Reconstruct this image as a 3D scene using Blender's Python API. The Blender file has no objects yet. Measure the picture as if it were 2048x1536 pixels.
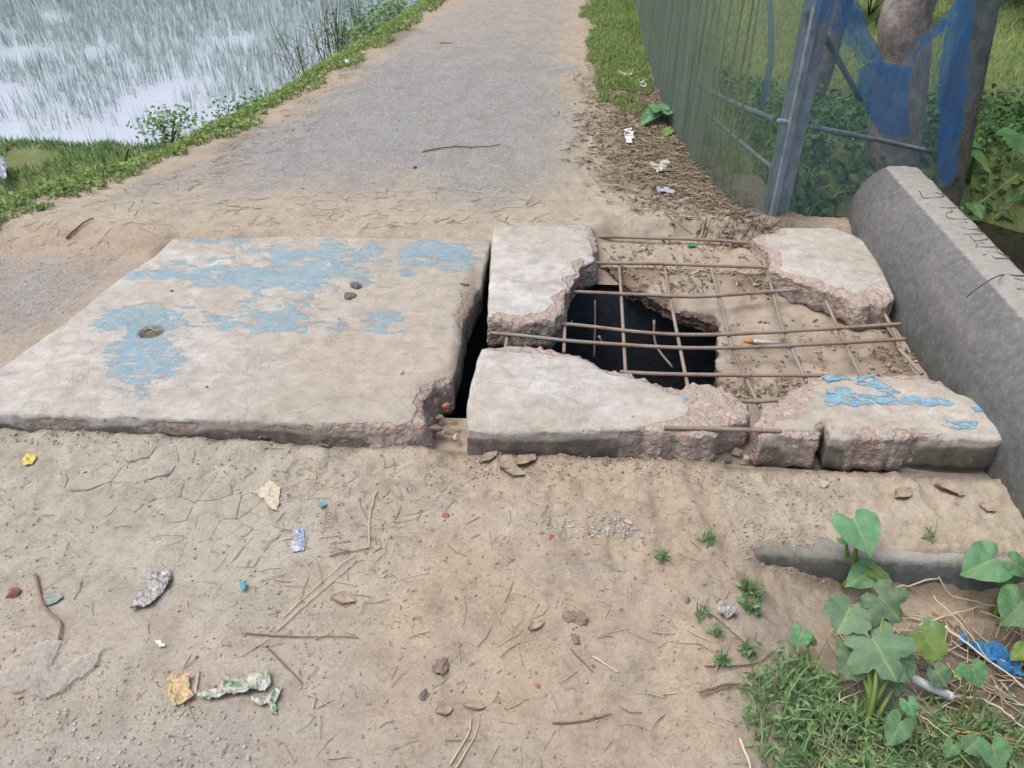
import bpy, bmesh, math, random
import numpy as np
from mathutils import Vector, Matrix
from mathutils.geometry import delaunay_2d_cdt

random.seed(7); RNG = np.random.default_rng(7)
SC = bpy.context.scene
COL = SC.collection

# ------------------------------------------------------------------ camera
F, CX, CY, CAMH = 1547.0, 1024.0, 768.0, 1.6
PITCH = math.atan((768 + 350) / F)
YAW = math.atan(126 / math.hypot(F, 1118))
cp, sp = math.cos(PITCH), math.sin(PITCH)
FW = np.array([-math.sin(YAW) * cp, math.cos(YAW) * cp, -sp])
RT = np.array([math.cos(YAW), math.sin(YAW), 0.0]); UP = np.cross(RT, FW)
CAM = np.array([0, 0, CAMH])
cam = bpy.data.objects.new('camera', bpy.data.cameras.new('camera')); COL.objects.link(cam)
cam.data.sensor_width = 36; cam.data.lens = 36 * F / 2048; cam.data.clip_start = 0.05; cam.data.clip_end = 400
cam.matrix_world = Matrix(((RT[0], UP[0], -FW[0], 0), (RT[1], UP[1], -FW[1], 0), (RT[2], UP[2], -FW[2], CAMH), (0, 0, 0, 1)))
SC.camera = cam

# ------------------------------------------------------------------ light
SUN_EL, SUN_AZ = 68, -100            # azimuth measured from +Y towards +X
w = bpy.data.worlds.new('World'); SC.world = w; w.use_nodes = True
nt = w.node_tree; sky = nt.nodes.new('ShaderNodeTexSky'); sky.sky_type = 'NISHITA'
sky.sun_disc = False; sky.sun_elevation = math.radians(SUN_EL); sky.sun_rotation = math.radians(SUN_AZ)
sky.dust_density = 6.0; sky.air_density = 0.8; sky.ozone_density = 0.6
bg = nt.nodes['Background']; bg.inputs[1].default_value = 0.15
nt.links.new(sky.outputs[0], bg.inputs[0])
sun = bpy.data.objects.new('sun', bpy.data.lights.new('sun', 'SUN')); COL.objects.link(sun)
sun.data.energy = 0.9; sun.data.angle = math.radians(35); sun.data.color = (1.0, 0.98, 0.95)
sd = Vector((math.sin(math.radians(SUN_AZ)) * math.cos(math.radians(SUN_EL)), math.cos(math.radians(SUN_AZ)) * math.cos(math.radians(SUN_EL)), math.sin(math.radians(SUN_EL))))
sun.rotation_euler = sd.to_track_quat('Z', 'Y').to_euler()
SC.view_settings.view_transform = 'Standard'; SC.view_settings.look = 'None'
SC.view_settings.exposure = 0.40; SC.view_settings.gamma = 1.0; SC.view_settings.use_curve_mapping = False
SC.cycles.transparent_max_bounces = 24
SC.cycles.max_bounces = 8

# ------------------------------------------------------------------ measuring: a photo point on a plane of the place
def ray(x, y): return FW + RT * (x - CX) / F - UP * (y - CY) / F
def at(x, y, z=0.0):
    d = ray(x, y); return CAM + d * ((z - CAMH) / d[2])
def at_depth(x, y, Y):
    d = ray(x, y); return CAM + d * (Y / d[1])
def at_wall(x, y, A, B):
    d = ray(x, y); n = np.array([-(B[1] - A[1]), B[0] - A[0], 0.0]); a = np.array([A[0], A[1], 0.0])
    return CAM + d * (((a - CAM) @ n) / (d @ n))
def topix(x, y, z=0.0):
    vx, vy, vz = x - CAM[0], y - CAM[1], z - CAM[2]
    dz = vx * FW[0] + vy * FW[1] + vz * FW[2]
    return CX + F * (vx * RT[0] + vy * RT[1] + vz * RT[2]) / dz, CY - F * (vx * UP[0] + vy * UP[1] + vz * UP[2]) / dz

# ------------------------------------------------------------------ noise and shaping
_T = np.random.default_rng(3).random((256, 256))
def vn(x, y):
    x = np.asarray(x, float); y = np.asarray(y, float)
    xi = np.floor(x).astype(int); yi = np.floor(y).astype(int); fx = x - xi; fy = y - yi
    fx = fx * fx * fx * (fx * (fx * 6 - 15) + 10); fy = fy * fy * fy * (fy * (fy * 6 - 15) + 10)
    a = _T[xi & 255, yi & 255]; b = _T[(xi + 1) & 255, yi & 255]; c = _T[xi & 255, (yi + 1) & 255]; d = _T[(xi + 1) & 255, (yi + 1) & 255]
    return (a * (1 - fx) + b * fx) * (1 - fy) + (c * (1 - fx) + d * fx) * fy
def fbm(x, y, s, o=3, off=0.0):
    t = 0; a = 0.5; n = 0
    for k in range(o):
        t = t + a * (vn(x * s + off + 17.3 * k, y * s + 9.1 * k - off) - 0.5) * 2; n += a; a *= 0.5; s *= 2.03
    return t / n
def ss(a, b, x):
    t = np.clip((np.asarray(x, float) - a) / (b - a), 0, 1); return t * t * (3 - 2 * t)

# ------------------------------------------------------------------ object helpers
def link(name, me, mats, parent=None, loc=(0, 0, 0)):
    o = bpy.data.objects.new(name, me); COL.objects.link(o)
    if mats is not None:
        for m in (mats if isinstance(mats, (list, tuple)) else [mats]):
            if m.name not in [q.name for q in me.materials if q]: me.materials.append(m)
    o.location = loc
    if parent is not None: o.parent = parent
    return o
def mesh_np(name, V, Fc, smooth=True):
    me = bpy.data.meshes.new(name)
    if isinstance(Fc, np.ndarray):
        k = Fc.shape[1]; me.vertices.add(len(V)); me.vertices.foreach_set('co', np.asarray(V, np.float32).ravel())
        me.loops.add(Fc.size); me.loops.foreach_set('vertex_index', Fc.astype(np.int32).ravel())
        me.polygons.add(len(Fc)); me.polygons.foreach_set('loop_start', np.arange(0, Fc.size, k, dtype=np.int32))
        me.update(calc_edges=True)
    else:
        me.from_pydata([tuple(map(float, v)) for v in V], [], [tuple(f) for f in Fc]); me.update()
    me.validate()
    if smooth: me.polygons.foreach_set('use_smooth', [True] * len(me.polygons))
    return me
def attr(me, name, data):
    a = me.attributes.new(name, 'FLOAT', 'POINT'); a.data.foreach_set('value', np.asarray(data, np.float32))
def tag(o, label=None, cat=None, group=None, kind=None):
    for k, v in (('label', label), ('category', cat), ('group', group), ('kind', kind)):
        if v: o[k] = v
    return o
def thing(name, loc, label, cat, group=None):
    o = bpy.data.objects.new(name, None); COL.objects.link(o); o.location = loc; o.empty_display_size = 0.1
    return tag(o, label, cat, group)
def build(name, V, Fc, mats, parent=None, origin=None, smooth=True, attrs=None):
    """world-space vertices -> object whose origin is its own base (or its parent's)"""
    V = np.asarray(V, float)
    if parent is not None: org = np.array(parent.location); p = parent
    else:
        org = np.array(origin) if origin is not None else np.array([V[:, 0].mean(), V[:, 1].mean(), V[:, 2].min()]); p = None
    while p is not None and p.parent is not None: p = p.parent; org = org + np.array(p.location)
    me = mesh_np(name, V - org, Fc, smooth)
    for k, v in (attrs or {}).items(): attr(me, k, v)
    return link(name, me, mats, parent, (0, 0, 0) if parent is not None else tuple(org))

def tube(pts, rads, n=8, caps=True):
    pts = [np.asarray(p, float) for p in pts]; V = []; Fc = []
    if not hasattr(rads, '__len__'): rads = [rads] * len(pts)
    ref = np.array([0.3, 0.2, 1.0]) if abs((pts[-1] - pts[0])[2]) < 0.8 * np.linalg.norm(pts[-1] - pts[0]) else np.array([1.0, 0.2, 0.1])
    for i, p in enumerate(pts):
        t = pts[min(i + 1, len(pts) - 1)] - pts[max(i - 1, 0)]; t = t / (np.linalg.norm(t) + 1e-9)
        u = np.cross(ref, t); u /= np.linalg.norm(u) + 1e-9; v = np.cross(t, u)
        for k in range(n):
            a = 2 * math.pi * k / n; V.append(p + rads[i] * (math.cos(a) * u + math.sin(a) * v))
    for i in range(len(pts) - 1):
        for k in range(n):
            a = i * n + k; b = i * n + (k + 1) % n; Fc.append((a, b, b + n, a + n))
    if caps: Fc.append(tuple(range(n))[::-1]); Fc.append(tuple(range((len(pts) - 1) * n, len(pts) * n)))
    return V, Fc
def merge(parts):
    V = []; Fc = []
    for v, f in parts:
        o = len(V); V += list(v); Fc += [tuple(i + o for i in q) for q in f]
    return V, Fc
def curve(pts, n=24):
    """Catmull-Rom through points"""
    P = [np.asarray(p, float) for p in pts]
    if len(P) == 2: return [P[0] + (P[1] - P[0]) * t for t in np.linspace(0, 1, max(2, n))]
    P = [2 * P[0] - P[1]] + P + [2 * P[-1] - P[-2]]; out = []
    m = len(P) - 3; per = max(2, n // m)
    for i in range(1, len(P) - 2):
        for j in range(per):
            t = j / per; a, b, c, d = P[i - 1], P[i], P[i + 1], P[i + 2]
            out.append(0.5 * (2 * b + (c - a) * t + (2 * a - 5 * b + 4 * c - d) * t * t + (3 * b - a - 3 * c + d) * t ** 3))
    out.append(P[-2]); return out
def box(c, s, rz=0):
    V = []
    for k in (-1, 1):
        for (i, j) in ((-1, -1), (1, -1), (1, 1), (-1, 1)):
            x, y = i * s[0] / 2, j * s[1] / 2
            V.append((c[0] + x * math.cos(rz) - y * math.sin(rz), c[1] + x * math.sin(rz) + y * math.cos(rz), c[2] + k * s[2] / 2))
    return V, [(3, 2, 1, 0), (4, 5, 6, 7), (0, 1, 5, 4), (1, 2, 6, 5), (2, 3, 7, 6), (3, 0, 4, 7)]

# ------------------------------------------------------------------ materials
def lin(c): return tuple((v / 12.92 if v <= 0.04045 else ((v + 0.055) / 1.055) ** 2.4) for v in [q / 255 for q in c])
ALB = 0.86
WB = (0.965, 1.0, 1.03)
def C(r, g, b): return tuple(min(0.85, v * ALB * k) for v, k in zip(lin((r, g, b)), WB)) + (1.0,)
class Mat:
    def __init__(s, name, rough=0.9, spec=0.25):
        s.m = bpy.data.materials.new(name); s.m.use_nodes = True; s.t = s.m.node_tree; s.t.nodes.clear()
        s.out = s.N('ShaderNodeOutputMaterial'); s.b = s.N('ShaderNodeBsdfPrincipled')
        s.b.inputs['Roughness'].default_value = rough; s.b.inputs['Specular IOR Level'].default_value = spec
        s.L(s.b.outputs[0], s.out.inputs[0]); s.pos = s.N('ShaderNodeNewGeometry').outputs['Position']
    def N(s, t): return s.t.nodes.new(t)
    def L(s, a, b): s.t.links.new(a, b)
    def put(s, v, sock):
        if hasattr(v, 'is_output'): s.L(v, sock)
        else: sock.default_value = v
    def obj(s): return s.N('ShaderNodeTexCoord').outputs['Object']
    def scl(s, vec, sc):
        n = s.N('ShaderNodeMapping'); s.L(vec, n.inputs[0]); n.inputs['Scale'].default_value = sc; return n.outputs[0]
    def noise(s, sc, det=4, ro=0.55, vec=None, dist=0.0):
        n = s.N('ShaderNodeTexNoise'); s.L(vec or s.pos, n.inputs['Vector']); n.inputs['Scale'].default_value = sc
        n.inputs['Detail'].default_value = det; n.inputs['Roughness'].default_value = ro; n.inputs['Distortion'].default_value = dist; return n.outputs['Fac']
    def voro(s, sc, out='Distance', feat='F1', vec=None):
        n = s.N('ShaderNodeTexVoronoi'); n.feature = feat; s.L(vec or s.pos, n.inputs['Vector']); n.inputs['Scale'].default_value = sc; return n.outputs[out]
    def ramp(s, f, stops, interp='LINEAR'):
        n = s.N('ShaderNodeValToRGB'); n.color_ramp.interpolation = interp; e = n.color_ramp.elements
        while len(e) < len(stops): e.new(0.5)
        for q, (p, c) in zip(e, stops):
            q.position = p; q.color = c if hasattr(c, '__len__') else (c, c, c, 1)
        s.put(f, n.inputs[0]); return n.outputs[0]
    def mix(s, f, a, b, blend='MIX'):
        n = s.N('ShaderNodeMix'); n.data_type = 'RGBA'; n.blend_type = blend; n.clamp_factor = True
        s.put(f, n.inputs[0]); s.put(a, n.inputs[6]); s.put(b, n.inputs[7]); return n.outputs[2]
    def math(s, op, a, b=0.5, clamp=False):
        n = s.N('ShaderNodeMath'); n.operation = op; n.use_clamp = clamp; s.put(a, n.inputs[0]); s.put(b, n.inputs[1]); return n.outputs[0]
    def attr(s, name):
        n = s.N('ShaderNodeAttribute'); n.attribute_name = name; return n.outputs['Fac']
    def rnd(s): return s.N('ShaderNodeObjectInfo').outputs['Random']
    def bump(s, h, st=0.5, d=0.01, prev=None):
        n = s.N('ShaderNodeBump'); n.inputs['Strength'].default_value = st; n.inputs['Distance'].default_value = d; s.put(h, n.inputs['Height'])
        if prev is not None: s.L(prev, n.inputs['Normal'])
        return n.outputs[0]
    def done(s, col=None, nrm=None):
        if col is not None: s.put(col, s.b.inputs['Base Color'])
        if nrm is not None: s.L(nrm, s.b.inputs['Normal'])
        return s.m
    def trans(s, col, f):   # mix in light passing through a thin leaf or film
        t = s.N('ShaderNodeBsdfTranslucent'); s.put(col, t.inputs[0]); x = s.N('ShaderNodeMixShader'); x.inputs[0].default_value = f
        s.L(s.b.outputs[0], x.inputs[1]); s.L(t.outputs[0], x.inputs[2]); s.L(x.outputs[0], s.out.inputs[0]); s.last = x
    def holes(s, f):        # open mesh: part of the area is air
        t = s.N('ShaderNodeBsdfTransparent'); x = s.N('ShaderNodeMixShader'); s.put(f, x.inputs[0])
        src = s.out.inputs[0].links[0].from_socket
        s.L(t.outputs[0], x.inputs[1]); s.L(src, x.inputs[2]); s.L(x.outputs[0], s.out.inputs[0])

def plain(name, c, rough=0.8, spec=0.25, var=0.25, sc=60):
    m = Mat(name, rough, spec); n = m.noise(sc, 3)
    a = tuple(v * (1 - var) for v in c[:3]) + (1,); b = tuple(min(1, v * (1 + var)) for v in c[:3]) + (1,)
    return m.done(m.ramp(n, [(0.3, a), (0.7, b)]), m.bump(n, 0.3, 0.002))

# ground: sand, grey worn asphalt gravel, dark leaf mould, dried crust, wet bank soil
def ground_mat():
    m = Mat('ground_soil', 0.95, 0.15)
    n1 = m.noise(2.3, 5, 0.6); n2 = m.noise(14, 5, 0.65); n3 = m.noise(90, 4, 0.7); n4 = m.noise(380, 3, 0.7)
    nm = m.math('ADD', m.math('MULTIPLY', n2, 0.55), m.math('MULTIPLY', n3, 0.45))
    sand = m.ramp(nm, [(0.30, C(152, 136, 118)), (0.45, C(179, 162, 142)), (0.55, C(189, 172, 151)), (0.70, C(203, 187, 166))])
    sand = m.mix(m.ramp(n1, [(0.46, 0.0), (0.66, 0.7)]), sand, m.ramp(nm, [(0.32, C(156, 146, 132)), (0.5, C(182, 171, 155)), (0.68, C(200, 189, 172))]))
    pale = m.ramp(nm, [(0.32, C(164, 152, 134)), (0.5, C(187, 175, 156)), (0.68, C(203, 192, 173))])
    col = m.mix(m.attr('pale'), sand, pale)
    crust = m.ramp(nm, [(0.32, C(164, 156, 142)), (0.5, C(186, 178, 163)), (0.68, C(200, 191, 176))])
    col = m.mix(m.attr('crust'), col, crust)
    vc = m.voro(95, 'Color'); stone = m.ramp(vc, [(0.1, C(112, 114, 115)), (0.5, C(150, 153, 153)), (0.9, C(184, 185, 183))])
    stone2 = m.ramp(n3, [(0.3, C(114, 116, 116)), (0.5, C(152, 153, 151)), (0.7, C(184, 183, 178))])
    grav = m.mix(0.5, stone, stone2)
    gf = m.math('ADD', m.attr('grav'), m.math('MULTIPLY', m.math('SUBTRACT', n2, 0.5), 0.9))
    col = m.mix(m.ramp(gf, [(0.1, 0.0), (1.0, 0.9)]), col, grav)
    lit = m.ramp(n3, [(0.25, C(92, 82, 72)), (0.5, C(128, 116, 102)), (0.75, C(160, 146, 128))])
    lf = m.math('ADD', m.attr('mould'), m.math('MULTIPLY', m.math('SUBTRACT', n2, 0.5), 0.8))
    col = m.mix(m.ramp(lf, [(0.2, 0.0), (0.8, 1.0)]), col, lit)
    col = m.mix(m.attr('bank'), col, m.ramp(n3, [(0.3, C(94, 108, 64)), (0.7, C(142, 152, 98))]))
    speck = m.ramp(n4, [(0.3, 0.45), (0.42, 1.0)]); col = m.mix(0.8, col, speck, 'MULTIPLY')
    sp2 = m.ramp(m.noise(150, 4, 0.75), [(0.3, 0.55), (0.45, 1.0)]); col = m.mix(0.85, col, sp2, 'MULTIPLY')
    nb = m.noise(6.5, 6, 0.7, dist=0.5); col = m.mix(m.ramp(nb, [(0.5, 0.0), (0.66, 0.55)]), col, m.mix(0.5, col, C(128, 112, 98))); col = m.mix(m.ramp(nb, [(0.3, 0.5), (0.44, 0.0)]), col, m.mix(0.5, col, C(206, 194, 176)))
    nd = m.noise(48, 5, 0.75); col = m.mix(m.ramp(nd, [(0.3, 0.65), (0.43, 0.0)]), col, C(124, 110, 97))
    chips = m.voro(38, 'Color'); cm = m.ramp(chips, [(0.965, 0.0), (0.975, 1.0)]); cd = m.ramp(m.voro(38), [(0.16, 1.0), (0.22, 0.0)])
    col = m.mix(m.math('MULTIPLY', m.math('MULTIPLY', cm, cd), 0.8), col, C(150, 84, 66))
    h = m.math('ADD', m.math('MULTIPLY', n3, 0.6), m.math('MULTIPLY', n4, 0.35))
    return m.done(col, m.bump(h, 0.75, 0.009))
# old khoa concrete: plaster skin, brick-chip core where broken, damp dirty cast faces, flaking blue paint
def concrete_mat(name, top=((184, 179, 170), (220, 215, 206)), tint=(192, 180, 164)):
    m = Mat(name, 0.9, 0.2)
    n1 = m.noise(3.1, 5, 0.6); n2 = m.noise(17, 6, 0.62, dist=0.4); n3 = m.noise(120, 4, 0.7)
    st = m.noise(9, 7, 0.68, m.scl(m.pos, (0.7, 1.2, 1.0)), 0.6)
    col = m.ramp(n2, [(0.28, C(*top[0])), (0.68, C(*top[1]))])
    col = m.mix(m.ramp(m.math('ADD', m.math('MULTIPLY', m.attr('dusty'), 0.8), n1), [(0.5, 0.0), (0.95, 0.85)]), col, m.ramp(n2, [(0.3, C(*[q - 14 for q in tint])), (0.7, C(*[q + 8 for q in tint]))]))
    col = m.mix(m.ramp(st, [(0.5, 0.0), (0.68, 0.55)]), col, C(150, 142, 132))
    ns = m.noise(58, 6, 0.75, dist=0.8); col = m.mix(m.ramp(ns, [(0.55, 0.0), (0.68, 0.4)]), col, C(224, 218, 208))
    col = m.mix(m.ramp(ns, [(0.3, 0.5), (0.42, 0.0)]), col, C(132, 120, 108))
    col = m.mix(m.ramp(m.noise(1.9, 4, 0.6), [(0.42, 0.0), (0.6, 0.75)]), col, m.ramp(n2, [(0.3, C(174, 165, 150)), (0.7, C(200, 191, 174))]))
    ck = m.N('ShaderNodeTexVoronoi'); ck.feature = 'DISTANCE_TO_EDGE'; ck.inputs['Scale'].default_value = 2.6; cw = m.N('ShaderNodeVectorMath'); cw.operation = 'ADD'; cn = m.N('ShaderNodeTexNoise'); cn.inputs['Scale'].default_value = 7; cn.inputs['Detail'].default_value = 6; m.L(m.pos, cn.inputs['Vector']); c2 = m.N('ShaderNodeVectorMath'); c2.operation = 'SCALE'; c2.inputs['Scale'].default_value = 0.22; m.L(cn.outputs['Color'], c2.inputs[0]); m.L(m.pos, cw.inputs[0]); m.L(c2.outputs[0], cw.inputs[1]); m.L(cw.outputs[0], ck.inputs['Vector'])
    crk = m.math('MULTIPLY', m.ramp(ck.outputs['Distance'], [(0.0, 0.55), (0.006, 0.0)]), m.ramp(n1, [(0.48, 0.0), (0.56, 1.0)])); col = m.mix(crk, col, C(120, 106, 96))
    col = m.mix(m.ramp(m.noise(9, 4), [(0.62, 0.0), (0.75, 0.45)]), col, C(190, 150, 134))
    ct = m.math('ABSOLUTE', m.math('SUBTRACT', m.noise(11, 8, 0.7, dist=0.7), 0.5)); ctl = m.math('MULTIPLY', m.ramp(ct, [(0.0, 0.4), (0.012, 0.0)]), m.ramp(m.noise(3.7, 4, 0.6), [(0.46, 0.0), (0.6, 1.0)])); col = m.mix(ctl, col, C(128, 118, 106))
    ct2 = m.noise(11, 8, 0.7, dist=0.7); col = m.mix(m.ramp(ct2, [(0.42, 0.0), (0.6, 0.3)]), col, m.mix(0.5, col, C(170, 162, 150)))
    pit = m.ramp(m.noise(230, 3, 0.6), [(0.24, 0.35), (0.33, 1.0)]); col = m.mix(0.8, col, pit, 'MULTIPLY')
    big = m.ramp(m.voro(21), [(0.035, 0.5), (0.07, 1.0)]); col = m.mix(0.5, col, big, 'MULTIPLY')
    # paint
    pn = m.math('ADD', m.noise(13, 7, 0.66, m.scl(m.pos, (0.75, 1.3, 1)), 0.5), m.math('MULTIPLY', m.noise(5, 3), 0.5))
    pf = m.math('ADD', m.math('MULTIPLY', m.attr('paint'), 1.1), m.math('MULTIPLY', m.math('SUBTRACT', pn, 0.76), 3.0))
    pm = m.math('MULTIPLY', m.ramp(pf, [(0.47, 0.0), (0.53, 0.5), (0.7, 0.92)]), m.ramp(m.attr('paint'), [(0.1, 0.0), (0.3, 1.0)]))
    pm = m.math('MULTIPLY', pm, m.ramp(m.noise(34, 6, 0.7, m.scl(m.pos, (0.6, 1.5, 1))), [(0.4, 0.05), (0.54, 0.95)]))
    pc = m.ramp(m.math('ADD', m.math('MULTIPLY', n3, 0.5), m.math('MULTIPLY', m.noise(19, 5, 0.7), 0.5)), [(0.3, C(104, 164, 190)), (0.5, C(136, 182, 200)), (0.68, C(178, 200, 206))])
    pc = m.mix(m.ramp(pf, [(0.5, 1.0), (0.72, 0.0)]), pc, C(92, 164, 188))
    col = m.mix(pm, col, pc)
    # broken core
    wv = m.N('ShaderNodeVectorMath'); wv.operation = 'ADD'; nz_ = m.N('ShaderNodeTexNoise'); nz_.inputs['Scale'].default_value = 55; m.L(m.pos, nz_.inputs['Vector']); ws = m.N('ShaderNodeVectorMath'); ws.operation = 'SCALE'; ws.inputs['Scale'].default_value = 0.03; m.L(nz_.outputs['Color'], ws.inputs[0]); m.L(m.pos, wv.inputs[0]); m.L(ws.outputs[0], wv.inputs[1]); wq = wv.outputs[0]
    vx = m.voro(48, 'Color', 'F1', wq); d = m.voro(48, 'Distance', 'F1', wq)
    core = m.ramp(vx, [(0.0, C(176, 148, 138)), (0.3, C(206, 190, 182)), (0.55, C(218, 206, 198)), (0.74, C(190, 156, 142)), (0.82, C(204, 118, 92)), (0.93, C(214, 128, 100)), (0.97, C(132, 106, 96))], 'CONSTANT')
    core = m.mix(m.ramp(n3, [(0.4, 0.0), (0.62, 0.8)]), core, C(212, 198, 188))
    core = m.mix(m.ramp(d, [(0.3, 0.0), (0.5, 0.45)]), core, C(168, 146, 134))
    core = m.mix(m.ramp(n2, [(0.5, 0.0), (0.72, 0.6)]), core, C(166, 146, 132))
    core = m.mix(m.ramp(m.noise(8, 5, 0.65), [(0.4, 0.0), (0.6, 0.8)]), core, m.ramp(n3, [(0.3, C(166, 150, 134)), (0.7, C(206, 192, 176))]))
    bf = m.math('ADD', m.attr('brk'), m.math('MULTIPLY', m.math('SUBTRACT', n2, 0.5), 1.0))
    bm = m.ramp(bf, [(0.42, 0.0), (0.55, 1.0)]); col = m.mix(bm, col, core)
    # old cast side, stained by soil and moss
    cast = m.ramp(n2, [(0.3, C(104, 98, 90)), (0.52, C(132, 123, 113)), (0.7, C(176, 158, 146))])
    cast = m.mix(m.ramp(n1, [(0.5, 0.0), (0.65, 0.5)]), cast, C(96, 98, 74))
    cf = m.math('ADD', m.attr('cast'), m.math('MULTIPLY', m.math('SUBTRACT', n2, 0.5), 0.5))
    col = m.mix(m.ramp(cf, [(0.42, 0.0), (0.58, 1.0)]), col, cast)
    col = m.mix(m.attr('dirt'), col, m.ramp(n3, [(0.3, C(104, 92, 78)), (0.7, C(150, 136, 116))]))
    h = m.math('ADD', m.math('MULTIPLY', ns, 0.6), m.math('MULTIPLY', m.ramp(ct2, [(0.42, 0.0), (0.56, 1.0)]), -0.22))
    h = m.math('ADD', h, m.math('MULTIPLY', pm, 0.35))
    h = m.math('ADD', h, m.math('MULTIPLY', m.math('MULTIPLY', bm, d), -1.2))
    return m.done(col, m.bump(h, 0.9, 0.01))
def deck_mat():
    m = Mat('sandy_deck', 0.95, 0.15); n2 = m.noise(13, 5, 0.6); n3 = m.noise(110, 4, 0.7)
    col = m.ramp(n2, [(0.3, C(148, 135, 119)), (0.5, C(172, 158, 140)), (0.7, C(188, 174, 154))])
    col = m.mix(m.ramp(n3, [(0.3, 0.35), (0.45, 0.0)]), col, C(104, 88, 74))
    col = m.mix(m.ramp(m.math('ADD', m.attr('rim'), m.math('MULTIPLY', m.math('SUBTRACT', n2, 0.5), 0.8)), [(0.4, 0.0), (0.6, 0.9)]), col, m.ramp(n2, [(0.3, C(156, 148, 136)), (0.7, C(186, 178, 164))]))
    col = m.mix(m.attr('mould'), col, m.ramp(n3, [(0.3, C(92, 78, 66)), (0.7, C(140, 120, 102))]))
    vx = m.voro(60, 'Color'); core = m.ramp(vx, [(0, C(88, 70, 62)), (0.4, C(132, 112, 102)), (0.7, C(150, 134, 126)), (0.9, C(150, 84, 66))], 'CONSTANT')
    core = m.mix(0.5, core, C(104, 92, 82))
    col = m.mix(m.attr('brk'), col, core)
    h = m.math('ADD', m.math('MULTIPLY', n3, 0.4), n2); h = m.math('ADD', h, m.math('MULTIPLY', m.math('MULTIPLY', m.attr('brk'), m.voro(60)), -1.5))
    return m.done(col, m.bump(h, 0.6, 0.008))
def parapet_mat():
    m = Mat('weathered_parapet', 0.92, 0.2); n1 = m.noise(4, 5, 0.6); n2 = m.noise(38, 5, 0.7); n3 = m.noise(150, 3, 0.7)
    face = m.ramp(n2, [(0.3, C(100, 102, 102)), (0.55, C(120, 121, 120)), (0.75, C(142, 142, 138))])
    top = m.ramp(n2, [(0.3, C(148, 145, 137)), (0.7, C(178, 174, 165))])  # lighter top tone: skylight on the upper surface put into the colour
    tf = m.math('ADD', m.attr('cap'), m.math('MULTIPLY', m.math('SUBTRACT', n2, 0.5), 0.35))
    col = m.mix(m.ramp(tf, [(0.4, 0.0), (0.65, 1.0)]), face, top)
    col = m.mix(m.ramp(n1, [(0.5, 0.0), (0.75, 0.45)]), col, C(150, 138, 132))
    gr = m.ramp(m.voro(70), [(0.1, 1.0), (0.17, 0.0)]); gm = m.ramp(m.voro(70, 'Color'), [(0.72, 0.0), (0.78, 0.9)])
    col = m.mix(m.math('MULTIPLY', gr, gm), col, C(202, 200, 192))
    col = m.mix(m.attr('moss'), col, m.ramp(n2, [(0.3, C(58, 62, 44)), (0.7, C(96, 98, 74))]))
    pit = m.ramp(n3, [(0.28, 0.55), (0.4, 1.0)]); col = m.mix(0.8, col, pit, 'MULTIPLY')
    return m.done(col, m.bump(m.math('ADD', n2, m.math('MULTIPLY', n3, 0.5)), 0.4, 0.005))
def rebar_mat():
    m = Mat('rusty_rebar', 0.75, 0.35); m.b.inputs['Metallic'].default_value = 0.15
    n = m.noise(9, 4, 0.6); n3 = m.noise(160, 3, 0.7)
    col = m.ramp(n, [(0.35, C(160, 152, 148)), (0.5, C(152, 134, 120)), (0.66, C(136, 104, 86))])
    col = m.mix(m.ramp(n3, [(0.4, 0.0), (0.62, 0.6)]), col, C(176, 164, 150))
    return m.done(col, m.bump(n3, 0.5, 0.002))
def leaf_mat(name, a, b, tr=0.35, rough=0.5, spec=0.35, veins=False):
    m = Mat(name, rough, spec); t = m.attr('tone'); n = m.noise(40, 3)
    col = m.ramp(m.math('ADD', m.math('MULTIPLY', t, 0.75), m.math('MULTIPLY', n, 0.3)), [(0.1, C(*a)), (0.9, C(*b))])
    col = m.mix(m.math('MULTIPLY', m.attr('vein'), 0.55), col, C(150, 178, 118))
    if veins:
        sx = m.N('ShaderNodeSeparateXYZ'); m.L(m.obj(), sx.inputs[0]); ax = m.math('ABSOLUTE', sx.outputs[0]); q = m.math('ADD', sx.outputs[1], m.math('MULTIPLY', ax, -0.75)); fr = m.math('ABSOLUTE', m.math('SUBTRACT', m.math('FRACT', m.math('MULTIPLY', q, 5.5)), 0.5))
        ln = m.ramp(fr, [(0.0, 0.32), (0.08, 0.0)]); col = m.mix(ln, col, C(164, 190, 136)); mid = m.ramp(ax, [(0.006, 0.6), (0.028, 0.0)]); col = m.mix(mid, col, C(176, 198, 142))
        hs = m.N('ShaderNodeHueSaturation'); m.L(col, hs.inputs['Color']); m.put(m.math('ADD', 0.485, m.math('MULTIPLY', m.rnd(), 0.03)), hs.inputs['Hue']); m.put(m.math('ADD', 0.75, m.math('MULTIPLY', m.rnd(), 0.4)), hs.inputs['Value']); col = hs.outputs[0]
        dn = m.noise(70, 5, 0.7); col = m.mix(m.ramp(dn, [(0.5, 0.0), (0.7, 0.55)]), col, C(168, 168, 140)); sp_ = m.ramp(m.noise(160, 2), [(0.68, 0.0), (0.73, 0.8)]); col = m.mix(sp_, col, C(134, 112, 78))
        m.L(m.bump(m.math('SUBTRACT', n, ln), 0.4, 0.004), m.b.inputs['Normal']); m.put(m.ramp(dn, [(0.4, 0.38), (0.7, 0.75)]), m.b.inputs['Roughness'])
    m.put(col, m.b.inputs['Base Color']); m.trans(col, tr); return m.m
def straw_mat(name, a, b):
    m = Mat(name, 0.8, 0.2); return m.done(m.ramp(m.math('ADD', m.math('MULTIPLY', m.attr('tone'), 0.8), m.math('MULTIPLY', m.noise(60, 2), 0.2)), [(0.05, C(*a)), (0.95, C(*b))]))
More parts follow.
